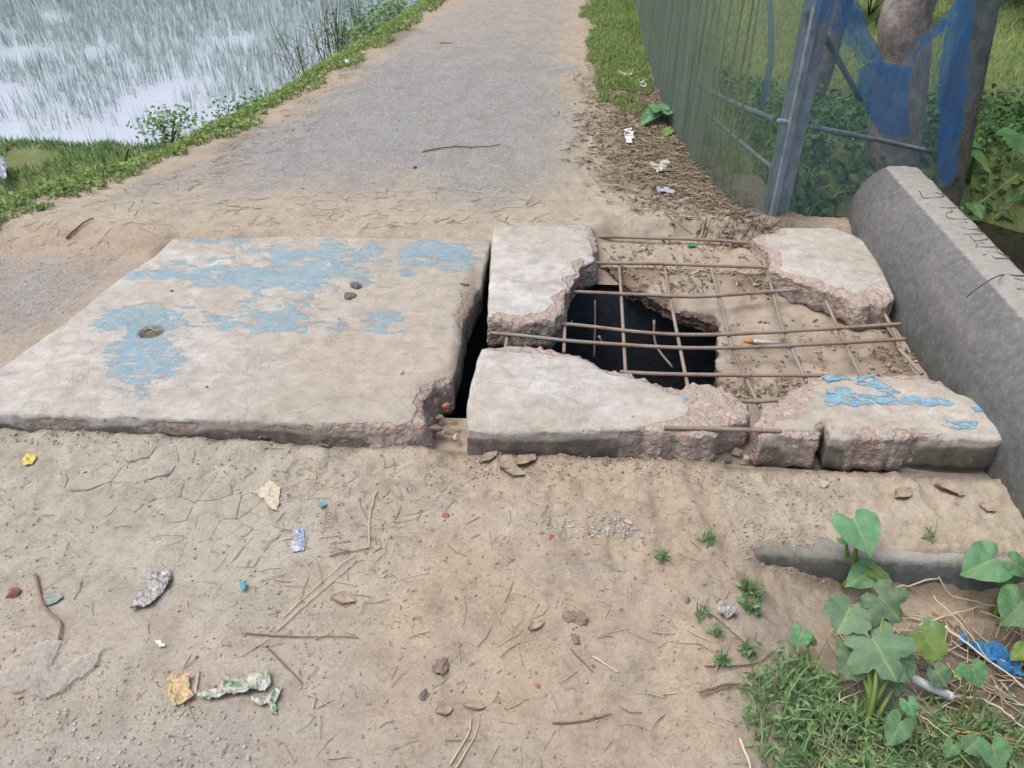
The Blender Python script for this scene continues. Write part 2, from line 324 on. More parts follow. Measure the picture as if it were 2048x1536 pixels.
def bark_mat(name, a, b, c=None):
    m = Mat(name, 0.95, 0.15); v = m.scl(m.pos, (1, 1, 0.5)); n = m.noise(30, 6, 0.65, v); n3 = m.noise(110, 3, 0.6)
    col = m.ramp(n, [(0.3, C(*a)), (0.7, C(*b))])
    if c: col = m.mix(m.ramp(m.noise(7, 5, 0.7), [(0.52, 0.0), (0.62, 0.8)]), col, C(*c))
    return m.done(col, m.bump(m.math('ADD', n, m.math('MULTIPLY', n3, 0.5)), 0.8, 0.012))
def net_mat(name, a, b, lo, hi, tr=0.4, streak=True, rim=None):
    m = Mat(name, 0.7, 0.2); s = m.noise(22, 5, 0.6, m.scl(m.pos, (1, 1, 0.06))); n = m.noise(5, 4, 0.6)
    col = m.ramp(m.math('ADD', m.math('MULTIPLY', s, 0.7), m.math('MULTIPLY', n, 0.3)), [(0.35, C(*a)), (0.65, C(*b))])
    if rim: col = m.mix(m.ramp(m.attr('dense'), [(0.3, 0.0), (0.5, 1.0)]), col, C(*rim))
    m.put(col, m.b.inputs['Base Color']); m.trans(col, tr)
    f = m.math('ADD', m.math('MULTIPLY', s if streak else n, 0.6), m.math('MULTIPLY', m.attr('dense'), 1.0))
    m.holes(m.ramp(f, [(0.2, lo), (1.3, hi)])); return m.m
def water_mat(name, base, rough, ior=1.33):
    m = Mat(name, rough, 0.5); m.b.inputs['IOR'].default_value = ior
    h = m.noise(5, 3, 0.5); return m.done(base, m.bump(h, 0.05, 0.02))

M_GROUND = ground_mat()
M_CONC_L = concrete_mat('painted_slab_concrete')
M_CONC_R = concrete_mat('broken_slab_concrete', ((188, 184, 178), (226, 222, 216)), (204, 192, 174))
M_DECK = deck_mat(); M_PARA = parapet_mat(); M_REBAR = rebar_mat()
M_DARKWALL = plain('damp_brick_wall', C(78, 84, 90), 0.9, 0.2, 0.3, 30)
M_GROOVE_SHADE = plain('groove_shade', C(104, 100, 94), 0.95, 0.1, 0.2)  # dark strands laid on the surface stand in for shade inside the cuts
def flake_mat():
    m = Mat('blue_paint_flake', 0.75, 0.25); n = m.noise(28, 5, 0.7); n3 = m.noise(120, 4, 0.7)
    col = m.ramp(n, [(0.34, C(98, 160, 186)), (0.5, C(124, 172, 192)), (0.62, C(152, 184, 194))]); col = m.mix(m.ramp(m.math('ADD', m.math('MULTIPLY', n, .5), m.math('MULTIPLY', n3, .5)), [(0.52, 0.0), (0.6, 0.8)]), col, C(190, 182, 168))
    m.done(col, m.bump(n3, 0.4, 0.004)); m.holes(m.ramp(m.noise(24, 7, 0.75, m.scl(m.pos, (0.7, 1.3, 1)), 0.5), [(0.46, 0.0), (0.49, 1.0)])); return m.m
M_PAINT = flake_mat()
M_TARO = leaf_mat('taro_leaf', (86, 146, 104), (128, 180, 122), veins=True); M_LOBED = leaf_mat('gourd_leaf', (96, 134, 104), (134, 168, 124), 0.3, 0.6, veins=True)
M_YOUNG = leaf_mat('young_leaf', (120, 168, 76), (150, 190, 96), veins=True); M_STEM = leaf_mat('green_stem', (110, 140, 72), (140, 160, 90), 0.1)
M_GRASS = leaf_mat('verge_grass', (112, 142, 82), (178, 198, 124), 0.4, 0.7, 0.15); M_WEED = leaf_mat('low_weed', (92, 128, 84), (152, 182, 122), 0.3, 0.65, 0.2)
M_GARDEN = leaf_mat('garden_grass', (122, 154, 88), (196, 216, 138), 0.45, 0.7, 0.15); M_RICE = leaf_mat('rice_shoot', (126, 148, 138), (184, 200, 184), 0.4, 0.6)
M_BUSH = leaf_mat('bush_leaf', (62, 98, 62), (116, 158, 92), 0.3, 0.55, 0.25); M_TWIG = plain('dry_twig', C(104, 92, 78), 0.9, 0.1)
M_STRAW = straw_mat('straw', (162, 146, 120), (226, 210, 176)); M_LITTER = straw_mat('dead_leaf_litter', (96, 84, 70), (188, 172, 146))
M_DRYLEAF = plain('dry_leaf', C(166, 150, 130), 0.85, 0.15, 0.3, 50)
M_BARK = bark_mat('tree_bark', (134, 122, 116), (178, 166, 158), (190, 184, 176)); M_LOG = bark_mat('mossy_post', (108, 100, 84), (156, 148, 128), (92, 86, 70))
M_POST = bark_mat('grey_post', (124, 138, 146), (162, 174, 180)); M_BAMBOO = bark_mat('bamboo_strip', (128, 126, 92), (182, 174, 130))
M_NETG = net_mat('green_fence_net', (112, 138, 130), (156, 172, 152), 0.28, 0.74, 0.5); M_NETB = net_mat('blue_net_thin', (110, 146, 156), (140, 170, 176), 0.28, 0.68, 0.45, False, (80, 142, 198))
M_NETF = net_mat('blue_net_fold', (62, 128, 196), (98, 162, 218), 0.34, 0.86, 0.5)
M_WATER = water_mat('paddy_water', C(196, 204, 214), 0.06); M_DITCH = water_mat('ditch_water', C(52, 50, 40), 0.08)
M_PEBBLE = straw_mat('pebbles', (160, 155, 148), (212, 205, 196)); M_CLOD = straw_mat('soil_crumbs', (150, 134, 118), (206, 190, 170))
def chip(n, c): return plain(n, C(*c), 0.7, 0.3, 0.15, 90)

# ------------------------------------------------------------------ terrain
_xl_y = np.array([-8, 0, 2.0, 3.437, 3.919, 4.506, 5.051, 5.707, 7.215, 9.384, 14, 70]); _xl_x = np.array([-3.4, -3.2, -3.0, -2.79, -2.52, -2.2, -2.08, -1.93, -1.69, -1.42, -1.1, 2.0])
_xr_y = np.array([3.0, 3.768, 3.823, 4.05, 4.5, 5.246, 7.18, 9.2, 14, 70]); _xr_x = np.array([1.3, 1.068, 0.952, 0.859, 0.781, 0.709, 0.69, 0.72, 0.95, 4.0])
def XL(y): return np.interp(y, _xl_y, _xl_x)
def XR(y): return np.interp(y, _xr_y, _xr_x)
WATER_Z, DITCH_Z = -0.45, -0.62
def rect(x, y, x0, x1, y0, y1, s):
    return ss(x0 - s, x0, x) * (1 - ss(x1, x1 + s, x)) * ss(y0 - s, y0, y) * (1 - ss(y1, y1 + s, y))
def gz(x, y):
    x = np.asarray(x, float); y = np.asarray(y, float)
    lip = 3.24 + 0.05 * fbm(x, y, 2.2, 2) + 0.0 * x
    z = -0.105 + 0.107 * ss(lip - 0.06, lip + 0.2, y)
    z = z + 0.055 * (1 - ss(-1.95, -1.8, x)) * ss(2.0, 2.4, y) * (1 - ss(3.2, 3.5, y))
    z = z + 0.016 * fbm(x, y, 1.3, 3) + 0.012 * fbm(x, y, 5.0, 3, 4.4)
    fine = 0.5 + 0.8 * ss(1.2, 1.9, y) * (1 - ss(1.96, 2.1, y)) + 0.4 * ss(-0.2, 0.3, x)
    trd = np.sin((x * 0.35 + y) * 300 + 3 * fbm(x, y, 6, 2)) * rect(x, y, 0.42, 0.75, 1.66, 1.86, 0.1); trd = trd + np.sin((y - x * 0.5) * 240 + 4 * fbm(x, y, 5, 2)) * np.exp(-((x - 0.35 + 0.25 * (y - 1)) / 0.09) ** 2) * ss(0.7, 0.9, y) * (1 - ss(1.35, 1.5, y)) * (fbm(x, y, 4, 2) > -.1)
    z = z + fine * (0.008 * fbm(x, y, 21, 3, 1.7) + 0.005 * fbm(x, y, 70, 2, 5.0)) + 0.0016 * trd
    # footings of the two slabs
    xl_ = -1.80 - 0.15 * (3.3 - y); fl = ss(xl_, xl_ + 0.04, x) * (1 - ss(-0.345, -0.31, x)) * ss(1.955, 1.99, y) * (1 - ss(3.25, 3.3, y)); fr = rect(x, y, -0.34, 1.5, 2.0, 3.22, 0.06) * 1.0 + 0; fr = np.maximum(fr, rect(x, y, -0.34, 1.5, 2.0, 3.22, 0.06) * 0 + ss(-0.4, -0.34, x) * (1 - ss(1.5, 1.56, x)) * ss(1.94, 2.0, y) * (1 - ss(0, 0.12, y - 3.56 + 0.12 * (1 - ss(0.1, 0.3, x)) + 0.2 * (1 - ss(-0.34, 0.0, x)) + 0.03 * fbm(x, y, 7, 2))))
    z = np.where(fl > 0, z * (1 - fl) + np.minimum(z, -0.126) * fl, z)
    z = np.where(fr > 0, z * (1 - fr) + np.minimum(z, -0.127 + 0.05 * ss(3.15, 3.5, y) + 0.012 * fbm(x, y, 12, 3)) * fr, z)
    z = z + 0.03 * np.exp(-((y - 1.9) / 0.05) ** 2) * (0.4 + 0.9 * fbm(x, y, 9, 2, 2.0)) * (1 - ss(-0.5, -0.3, x)) * ss(-2.4, -2.1, x)
    z = z + (0.022 * (1 - ss(-0.42, -0.3, x)) + 0.012 * ss(-0.3, -0.1, x)) * ss(1.5, 1.85, y) * (1 - ss(1.93, 1.97, y))
    # sunken corner beside the low concrete ledge
    d = 0.165 * ss(0.38, 1.0, x)
    z = z - 0.022 * ss(0.4, 0.9, x) * (1 - ss(2.0, 2.1, y))
    z = z - d * (1 - ss(1.575, 1.64, y + 0.012 * fbm(x, y, 12, 2))) - 0.10 * ss(1.0, 2.2, x) * (1 - ss(1.3, 1.6, y))
    # embankment to the paddy, and the grassy bund crossing it
    ed = XL(y) - x + 0.06 * fbm(x, y, 2.5, 2)
    left = -0.66 * ss(0.05, 0.95, ed)
    b = -0.27 - 0.42 * np.maximum(0, np.abs(y - 5.08) - 0.22) + 0.03 * fbm(x, y, 4, 2)
    zl = z + left; z = np.where(ed > 0.1, np.maximum(zl, np.where(ed > 0.1, b, -9)), zl)
    z = np.maximum(z, -0.8)
    # garden and ditch behind the fence and parapet
    er = x - XR(y)
    z = z - 0.22 * ss(0.1, 1.2, er) * ss(3.9, 4.3, y)
    dit = ss(1.55, 1.72, x) * (1 - ss(4.7, 5.5, y + 0.25 * fbm(x, y, 1.5, 2))) * ss(-1.0, 1.9, y)
    dit = np.maximum(dit, ss(0.05, 0.5, er) * ss(3.75, 3.95, y) * (1 - ss(4.5, 5.2, y)) * ss(1.1, 1.6, x) * 0.8)
    return z * (1 - dit) + (-0.95) * dit
def grid(segs):
    out = []
    for a, b, s in segs: out += list(np.arange(a, b - 1e-9, s))
    return out
far = [2.2, 2.9, 4, 5.5, 8, 12, 18, 28, 45, 70]
xs = np.array(sorted([-4.6 - v for v in far]) + grid([(-6.5, -2.3, 0.04), (-2.3, 1.75, 0.0105), (1.75, 5.6, 0.05)]) + [5.6 + v for v in [0] + far])
ys = np.array([-12, -8, -5, -3, -2, -1.2, -0.6, -0.2] + grid([(0.0, 0.6, 0.05), (0.6, 2.1, 0.009), (2.1, 4.2, 0.0125), (4.2, 10.0, 0.035), (10, 16, 0.15)]) + [16, 18, 21, 25, 32, 45, 70, 110])
xs = np.unique(np.round(xs, 4)); ys = np.unique(np.round(ys, 4))
X, Y = np.meshgrid(xs, ys); Z = gz(X, Y)
nx, ny = len(xs), len(ys)
idx = np.arange(nx * ny).reshape(ny, nx)
Q = np.stack([idx[:-1, :-1], idx[:-1, 1:], idx[1:, 1:], idx[1:, :-1]], -1)
cxm = (xs[:-1] + xs[1:]) / 2; cym = (ys[:-1] + ys[1:]) / 2
HX0, HX1, HY0, HY1 = -1.85, 1.40, 2.16, 3.2
keep = ~((cxm[None, :] > HX0) & (cxm[None, :] < HX1) & (cym[:, None] > HY0) & (cym[:, None] < HY1))
Q = Q[keep]
gm = mesh_np('ground', np.stack([X, Y, Z], -1).reshape(-1, 3), Q)
px_, py_ = X.ravel(), Y.ravel()
edl = XL(py_) - px_; er = px_ - XR(py_); fb = fbm(px_, py_, 3, 3, 7.7)
road = ss(-0.1, 0.4, -edl + 0.2 * fb) * (1 - ss(-0.25, 0.35, px_ + 0.2 * fb)) * ss(3.4, 4.5, py_ + 0.4 * fb)
grav = road * (0.95 - 0.3 * ss(6.4, 8.2, py_ + 0.5 * fb)) + 0.7 * rect(px_, py_, -2.75, -2.2, 2.6, 2.95, 0.4) + 0.5 * (1 - ss(0.7, 1.2, py_ - 0.2 * px_ - 0.2 + 0.3 * fb)) * (1 - ss(-0.9, -0.3, px_)) \
    + 0.5 * np.exp(-(((px_ - 0.12) / 0.13) ** 2 + ((py_ - 1.5) / 0.028) ** 2)) + 0.3 * np.exp(-(((px_ + 0.2) / 0.3) ** 2 + ((py_ - 0.9) / 0.12) ** 2))
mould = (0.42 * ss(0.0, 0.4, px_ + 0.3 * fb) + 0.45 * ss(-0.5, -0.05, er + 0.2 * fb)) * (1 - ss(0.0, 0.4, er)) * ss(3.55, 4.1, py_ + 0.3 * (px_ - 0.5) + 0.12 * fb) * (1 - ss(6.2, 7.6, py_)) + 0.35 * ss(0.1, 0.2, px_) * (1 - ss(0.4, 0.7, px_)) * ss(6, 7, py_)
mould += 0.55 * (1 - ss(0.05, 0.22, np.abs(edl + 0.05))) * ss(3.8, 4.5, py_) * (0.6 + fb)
mould += 0.55 * ss(0.5, 0.75, px_ + 0.1 * fb) * (1 - ss(1.15, 1.35, py_)); mould += 0.75 * ss(0.95, 1.15, px_) * (1 - ss(1.45, 1.56, py_)) + 0.6 * np.exp(-((py_ - 1.945) / 0.03) ** 2) * ss(-2.2, -2.0, px_) * (1 - ss(1.4, 1.5, px_))  # last term: darker strip along the slab fronts
pale = ss(3.3, 3.45, py_) * (1 - ss(3.75, 4.15, py_ + 0.2 * fb)) * (1 - ss(0.3, 0.8, px_)) * 0.9 + 0.6 * ss(0.45, 0.6, px_) * ss(1.6, 1.66, py_) * (1 - ss(2, 2.1, py_)) + road * 0.4
crust = 0.75 * (1 - ss(-0.9, -0.2, px_ + 0.15 * fb)) * (1 - ss(1.9, 2.1, py_)); crust = np.maximum(crust, 0.0); crust += 0.3 * rect(px_ + 0.1 * fb, py_ + 0.08 * fb, -1.75, -0.95, 1.5, 1.85, 0.4)
bank = ss(0.15, 0.5, edl) + ss(0.1, 0.6, er) * ss(3.7, 4.0, py_) + ss(1.65, 1.8, px_) * ss(1.9, 2.0, py_)
for n_, v_ in (('grav', grav), ('mould', mould), ('pale', pale), ('crust', crust), ('bank', np.clip(bank, 0, 1))): attr(gm, n_, np.clip(v_, 0, 1.2))
ground = tag(link('ground', gm, M_GROUND), kind='structure')

# water: flooded paddy, and the still ditch behind the parapet
def sheet(name, x0, x1, y0, y1, z, mat):
    V = [(x0, y0, z), (x1, y0, z), (x1, y1, z), (x0, y1, z)]
    return tag(build(name, V, [(0, 1, 2, 3)], mat, origin=((x0 + x1) / 2, (y0 + y1) / 2, z), smooth=False), kind='structure')
sheet('water', -75, -1.2, -12, 110, WATER_Z, M_WATER)
sheet('ditch_water', 1.6, 6.0, -1.0, 6.0, DITCH_Z, M_DITCH)

# dried crust: each plate between the cracks is a piece of the ground
def clip(poly, n, d):
    out = []
    for i in range(len(poly)):
        a, b = poly[i], poly[(i + 1) % len(poly)]; da, db = a @ n - d, b @ n - d
        if da <= 0: out.append(a)
        if da * db < 0: out.append(a + (b - a) * (da / (da - db)))
    return out
M_CRUST = None
def crust_plates():
    rg = np.random.default_rng(12); cs = []
    for i in range(9):
        for j in range(5):
            p = at(235 + i * 42 + rg.uniform(-24, 24) - (j - 2) * 5, 915 + j * 46 + rg.uniform(-23, 23), -0.1)
            cs.append(p[:2])
    cs = np.array(cs); mid = cs.mean(0); n = 0
    for i, c in enumerate(cs):
        u, v = topix(c[0], c[1], -0.1)
        if ((u - 400) / 190) ** 2 + ((v - 1005) / 112) ** 2 > 1.0 + 0.3 * rg.uniform(-1, 1) or rg.random() < 0.12: continue
        poly = [c + np.array(q) * 0.09 for q in ((-1, -1), (1, -1), (1, 1), (-1, 1))]
        for j, e in enumerate(cs):
            if j == i: continue
            nn = e - c; L = np.linalg.norm(nn); nn = nn / L
            if L < 0.4: poly = clip(poly, nn, (c + e) @ nn / 2 - 0.0004)
        if len(poly) < 3: continue
        pts = []
        for k in range(len(poly)):
            a, b = poly[k], poly[(k + 1) % len(poly)]; m = max(1, int(np.linalg.norm(b - a) / 0.02))
            for q in range(m):
                p = a + (b - a) * q / m; pts.append(p + 0.0035 * np.array([fbm(p[0], p[1], 30, 2, 3), fbm(p[0], p[1], 30, 2, 9)]))
        m = len(pts); pts = np.array(pts); inn = c + (pts - c) * 0.93
        lift = rg.uniform(0.0006, 0.0018); V = []
        for P, dz in ((pts, -0.006), (pts, lift - 0.0008), (inn, lift)):
            for p in P: V.append((p[0], p[1], gz(p[0], p[1]) * 0 + float(gz(c[0], c[1])) * 0.4 + float(gz(p[0], p[1])) * 0.6 + dz))
        V.append((c[0], c[1], float(gz(c[0], c[1])) + lift))
        Fc = [(r * m + k, r * m + (k + 1) % m, (r + 1) * m + (k + 1) % m, (r + 1) * m + k) for r in range(2) for k in range(m)] + [(2 * m + k, 2 * m + (k + 1) % m, 3 * m) for k in range(m)]
        build('crust_plate', V, Fc, M_GROUND, parent=ground, attrs={'crust': [1.0] * len(V)})
crust_plates()

# ------------------------------------------------------------------ concrete slabs
def inside(P, poly):
    x, y = P[:, 0], P[:, 1]; c = np.zeros(len(P), bool); n = len(poly)
    for i in range(n):
        x0, y0 = poly[i]; x1, y1 = poly[(i + 1) % n]
        if y0 == y1: continue
        c ^= ((y0 > y) != (y1 > y)) & (x < (x1 - x0) * (y - y0) / (y1 - y0) + x0)
    return c
def slab_mesh(outline, ztop=0.0, thick=0.12, step=0.009, inner=0.016, seed=0.0, dents=(), topamp=0.004, tilt=None, extra=None):
    """outline: (x, y, broken 0..1, flare) per corner; flag rules the edge that starts there. returns V, faces, attrs"""
    n = len(outline); area = sum(outline[i][0] * outline[(i + 1) % n][1] - outline[(i + 1) % n][0] * outline[i][1] for i in range(n))
    if area < 0:
        rev = [outline[i] for i in range(n - 1, -1, -1)]
        outline = [(rev[i][0], rev[i][1], rev[(i + 1) % n][2], rev[(i + 1) % n][3]) for i in range(n)]
    B = []; FL = []; FR = []
    for i in range(n):
        a, b = outline[i], outline[(i + 1) % n]; L = math.hypot(b[0] - a[0], b[1] - a[1]); m = max(1, int(L / step))
        for k in range(m):
            t = k / m; B.append((a[0] + (b[0] - a[0]) * t, a[1] + (b[1] - a[1]) * t)); FL.append(a[2]); FR.append(a[3])
    B = np.array(B); FL = np.array(FL, float); FR = np.array(FR, float); nb = len(B)
    def sm(v, r=3):
        for _ in range(r): v = (np.roll(v, 1, 0) + 2 * v + np.roll(v, -1, 0)) / 4
        return v
    FL = sm(FL); FR = sm(FR)
    T = np.roll(B, -1, 0) - np.roll(B, 1, 0); T /= np.linalg.norm(T, axis=1)[:, None] + 1e-9; NR = sm(np.stack([T[:, 1], -T[:, 0]], 1), 6); NR /= np.linalg.norm(NR, axis=1)[:, None] + 1e-9
    off = FL * (0.016 * fbm(B[:, 0], B[:, 1], 14, 3, seed) + 0.006 * fbm(B[:, 0], B[:, 1], 55, 2, seed)) + (1 - FL) * 0.003 * fbm(B[:, 0], B[:, 1], 14, 3, seed)
    B = B + NR * off[:, None]
    lo, hi = B.min(0), B.max(0)
    gx, gy = np.meshgrid(np.arange(lo[0], hi[0], inner), np.arange(lo[1], hi[1], inner)); P = np.stack([gx.ravel(), gy.ravel()], 1)
    P = P + (np.random.default_rng(int(seed * 10) + 1).random(P.shape) - 0.5) * inner * 0.6
    if extra is not None: P = np.concatenate([P, extra])
    P = P[inside(P, B)]
    D = np.min(np.linalg.norm(P[:, None, :] - B[None, ::2, :], axis=2), axis=1) if len(P) * nb < 2.2e7 else np.concatenate([np.min(np.linalg.norm(q[:, None, :] - B[None, ::2, :], axis=2), axis=1) for q in np.array_split(P, 8)])
    P = P[D > 0.007]
    pts = [Vector(p) for p in B] + [Vector(p) for p in P]
    vo, eo, fo, ov, oe, of = delaunay_2d_cdt(pts, [(i, (i + 1) % nb) for i in range(nb)], [list(range(nb))], 1, 1e-5)
    W = np.array([(v.x, v.y) for v in vo]); ringmap = {}
    for i, o in enumerate(ov):
        for q in o:
            if q < nb: ringmap[q] = i
    ring = [ringmap[i] for i in range(nb) if i in ringmap]; ids = [i for i in range(nb) if i in ringmap]
    Wd = []; Wf = []
    for q in np.array_split(np.arange(len(W)), max(1, len(W) // 2000)):
        dd = np.linalg.norm(W[q][:, None, :] - B[None], axis=2); j = dd.argmin(1); Wd += list(dd[np.arange(len(q)), j]); Wf += list(FL[j])
    Wd = np.array(Wd); Wf = np.array(Wf)
    z = ztop + topamp * fbm(W[:, 0], W[:, 1], 4, 3, seed) + topamp * 0.5 * fbm(W[:, 0], W[:, 1], 22, 2, seed)
    z = z - (1 - Wf) * 0.006 * np.exp(-Wd / 0.012) - Wf * (0.012 + 0.012 * fbm(W[:, 0], W[:, 1], 40, 2, seed)) * np.exp(-Wd / 0.03)
    brk = Wf * np.clip(1.1 - Wd / 0.055 + 0.8 * fbm(W[:, 0], W[:, 1], 12, 2, seed), 0, 1); dirt = np.zeros(len(W))
    for (hx, hy, r, dep) in dents:
        q = 1 - ss(r * 0.72, r, np.hypot(W[:, 0] - hx, W[:, 1] - hy)); z = z - dep * q; dirt = np.maximum(dirt, q)
    if tilt: z = z + tilt(W[:, 0], W[:, 1])
    V = [np.stack([W[:, 0], W[:, 1], z], 1)]; BR = [brk]; CA = [np.zeros(len(W))]; DI = [dirt]
    Fc = [tuple(f) for f in fo]; base = len(W); prev = ring; zt = z[ring]; nr = len(ring)
    Bx, Nx, fl, fr = W[ring], NR[ids], FL[ids], FR[ids]
    for t in (0.06, 0.18, 0.34, 0.5, 0.66, 0.83, 1.0):
        o = fl * (fr * (t ** 0.8) + 0.014 * fbm(Bx[:, 0] + t * 3, Bx[:, 1] - t * 3, 24, 3, seed + t * 5)) + (1 - fl) * (0.004 * min(1, t * 6) + 0.004 * fbm(Bx[:, 0], Bx[:, 1] + t, 12, 2, seed) - 0.01 * max(0, t - 0.8) * 5 * 0.4)
        zz = zt - thick * t + fl * 0.006 * fbm(Bx[:, 0], Bx[:, 1] - t * 2, 30, 2, seed)
        V.append(np.stack([Bx[:, 0] + Nx[:, 0] * o, Bx[:, 1] + Nx[:, 1] * o, zz], 1)); BR.append(fl * np.ones(nr)); CA.append((1 - fl) * min(1.0, 0.1 + t * 2.2)); DI.append(np.zeros(nr))
        cur = list(range(base, base + nr)); base += nr
        Fc += [(prev[k], cur[k], cur[(k + 1) % nr], prev[(k + 1) % nr]) for k in range(nr)]; prev = cur
    Fc.append(tuple(prev[::-1]))
    V = np.concatenate(V)
    return V, Fc, {'brk': np.concatenate(BR), 'cast': np.concatenate(CA), 'dirt': np.concatenate(DI)}
def pxo(pts, z=0.0):
    return [tuple(at(p[0], p[1], z)[:2]) + ((p[2] if len(p) > 2 else 0), (p[3] if len(p) > 3 else 0.02)) for p in pts]
def blobs(V, lst):
    u, v = topix(V[:, 0], V[:, 1], V[:, 2]); m = np.zeros(len(V))
    for (x, y, rx, ry, s) in lst: m = m + s * np.exp(-(((u - x) / rx) ** 2 + ((v - y) / ry) ** 2) ** 1.5)
    return np.clip(m, 0, 1.0)

# the long painted slab
Lp = pxo([(345, 475), (480, 473), (600, 471), (760, 474), (900, 477), (980, 480), (972, 520), (962, 567, .3), (938, 611, .5, .015), (924, 659, .3, .012), (913, 727), (903, 752, 1, .03), (872, 766, 1, .03), (850, 790, 1, .04), (838, 815, 1, .04), (838, 838, .9, .03), (800, 846, .8, .03), (740, 846, .45, .02), (600, 843, .3), (480, 838, .35, .015), (330, 833, .3), (160, 829, .35), (0, 826, .2), (-110, 824), (-60, 770), (0, 735), (60, 690), (120, 650), (200, 585), (255, 545), (310, 510)])
hole = at(302, 662, 0)
ex = hole[:2] + np.stack([np.cos(a := np.linspace(0, 40 * math.pi, 260)), np.sin(a)], 1) * np.linspace(0.0, 0.065, 260)[:, None]
V, Fc, A = slab_mesh(Lp, 0.0, 0.125, seed=1.0, dents=[(hole[0], hole[1], 0.052, 0.02)], extra=ex, topamp=0.005)
A['paint'] = blobs(V, [(420, 478, 90, 9, .5), (720, 498, 260, 26, .62), (470, 545, 200, 34, .62), (640, 560, 170, 34, .55), (880, 520, 90, 40, .5), (285, 545, 60, 14, .45), (285, 710, 80, 76, .95), (245, 640, 110, 30, .55), (480, 625, 200, 34, .45), (640, 650, 190, 24, .38), (800, 640, 90, 30, .3)])
A['dirt'] = np.maximum(A['dirt'], blobs(V, [(945, 590, 16, 60, .7), (925, 660, 16, 60, .7), (912, 730, 12, 40, .6), (868, 800, 34, 44, .55)])); u_, v_ = topix(V[:, 0], V[:, 1], V[:, 2]); A['dusty'] = ss(380, 900, u_ + 0.5 * (v_ - 650)) * 0.9 - 0.25 * (1 - ss(100, 500, u_))
A['brk'] = np.maximum(A['brk'], blobs(V, [(110, 850, 90, 14, .8), (340, 856, 70, 14, .9), (560, 858, 60, 12, .6), (720, 858, 80, 16, .9), (250, 838, 60, 8, .4)])); A['cast'] = A['cast'] * (1 - .8 * blobs(V, [(340, 850, 60, 14, 1), (720, 852, 80, 14, 1), (110, 846, 80, 10, .8)]))
A['brk'] = np.maximum(A['brk'], 0.75 * blobs(V, [(930, 590, 14, 60, .7), (925, 640, 20, 30, .6)]))
slabL = thing('concrete_slab', (-1.15, 2.65, -0.125), 'large pale concrete slab with flaking blue paint and a round dirt-filled hole', 'concrete slab')
build('slab_body', V, Fc, M_CONC_L, slabL, attrs=A)
pm_, pf_ = tube([at(838, 858, -.07), at(885, 857, -.07)], 0.008, 8); build('rebar', pm_, pf_, M_REBAR, slabL)
st = [(at(283, 655, -.014), at(318, 661, -.002)), (at(290, 668, -.015), at(325, 656, -.003)), (at(286, 662, -.014), at(304, 653, -.004))]
for a, b in st:
    pm_, pf_ = tube([a, (a + b) / 2 + np.array([0, 0, .003]), b], 0.0013, 4); o = build('straw_wisp', pm_, pf_, M_STRAW, slabL, attrs={'tone': [.9] * len(pm_)})

# the broken slab: four remnants hanging on one rebar grid
slabR = thing('broken_slab', (0.6, 2.75, -0.125), 'broken concrete slab with a large hole and rusty rebar grid exposed beside the parapet', 'broken slab')
FA = pxo([(988, 455), (1060, 450), (1140, 450), (1178, 452, 1, .012), (1190, 470, 1, .015), (1190, 500, 1, .02), (1187, 520, 1, .0), (1166, 530, 1, -.02), (1150, 555, 1, -.025), (1138, 575, 1, -.01), (1131, 600, 1, 0), (1128, 625, 1, .0), (1112, 638, 1, .01), (1060, 640, 1, .02), (1010, 638, 1, .02), (976, 636), (980, 560), (985, 480)])
FB = pxo([(1559, 454), (1667, 454), (1710, 469), (1731, 481), (1747, 508), (1769, 545), (1786, 586, 1, .012), (1776, 597, 1, .02), (1752, 601, 1, .02), (1722, 604, 1, .015), (1693, 588, 1, .0), (1656, 576, 1, .0), (1626, 568, 1, .0), (1586, 554, 1, .0), (1540, 537, 1, .0), (1546, 513, 1, .01), (1529, 489, 1, .012), (1508, 472, 1, .0), (1540, 466, 1, .0)])
FC = pxo([(965, 693, .8, .0), (1000, 689, 1, .0), (1045, 685, 1, .0), (1085, 689, 1, .0), (1130, 701, 1, .0), (1180, 713, 1, .0), (1205, 729, 1, .0), (1235, 739, 1, .0), (1270, 746, 1, .0), (1300, 756, 1, .0), (1330, 766, 1, .0), (1360, 769, 1, .0), (1385, 761, 1, .0), (1412, 763, 1, .01), (1442, 769, 1, .02), (1470, 786, 1, .02), (1490, 806, 1, .01), (1503, 828, 1, .0), (1497, 840, 1, .0), (1470, 847, 1, -.01), (1446, 856, 1, .0), (1436, 866, 1, .006), (1400, 868, 1, .01), (1330, 860, 1, .01), (1282, 858, .5, .006), (1240, 857, .25, .004), (1100, 863, .3, .004), (1000, 863, .1, .004), (936, 860), (936, 800), (946, 752), (956, 715)])
FD = pxo([(1512, 842, 1, .0), (1530, 812, 1, .01), (1580, 777, 1, .02), (1622, 757, 1, .02), (1660, 747, .8, .01), (1700, 747, .6, .01), (1760, 750, .8, .01), (1850, 750, .8, .01), (1880, 762, .4, .01), (1920, 787), (1960, 803), (2000, 840), (2026, 874), (1995, 881, .2, .006), (1900, 876, .35, .008), (1840, 866, 1, .006), (1796, 880, .3, .008), (1786, 878, .6, .008), (1700, 880, .25, .006), (1660, 876, .4, 0), (1650, 846, 1, 0), (1642, 874, .6, 0), (1580, 873, .4, .006), (1524, 870, .9, .0), (1512, 858, 1, -.01)])
PAINT = {1: [(1568, 520, 14, 4, .6)], 2: [(1368, 796, 9, 6, .7), (1405, 803, 10, 6, .7), (1375, 815, 8, 5, .6)], 3: []}
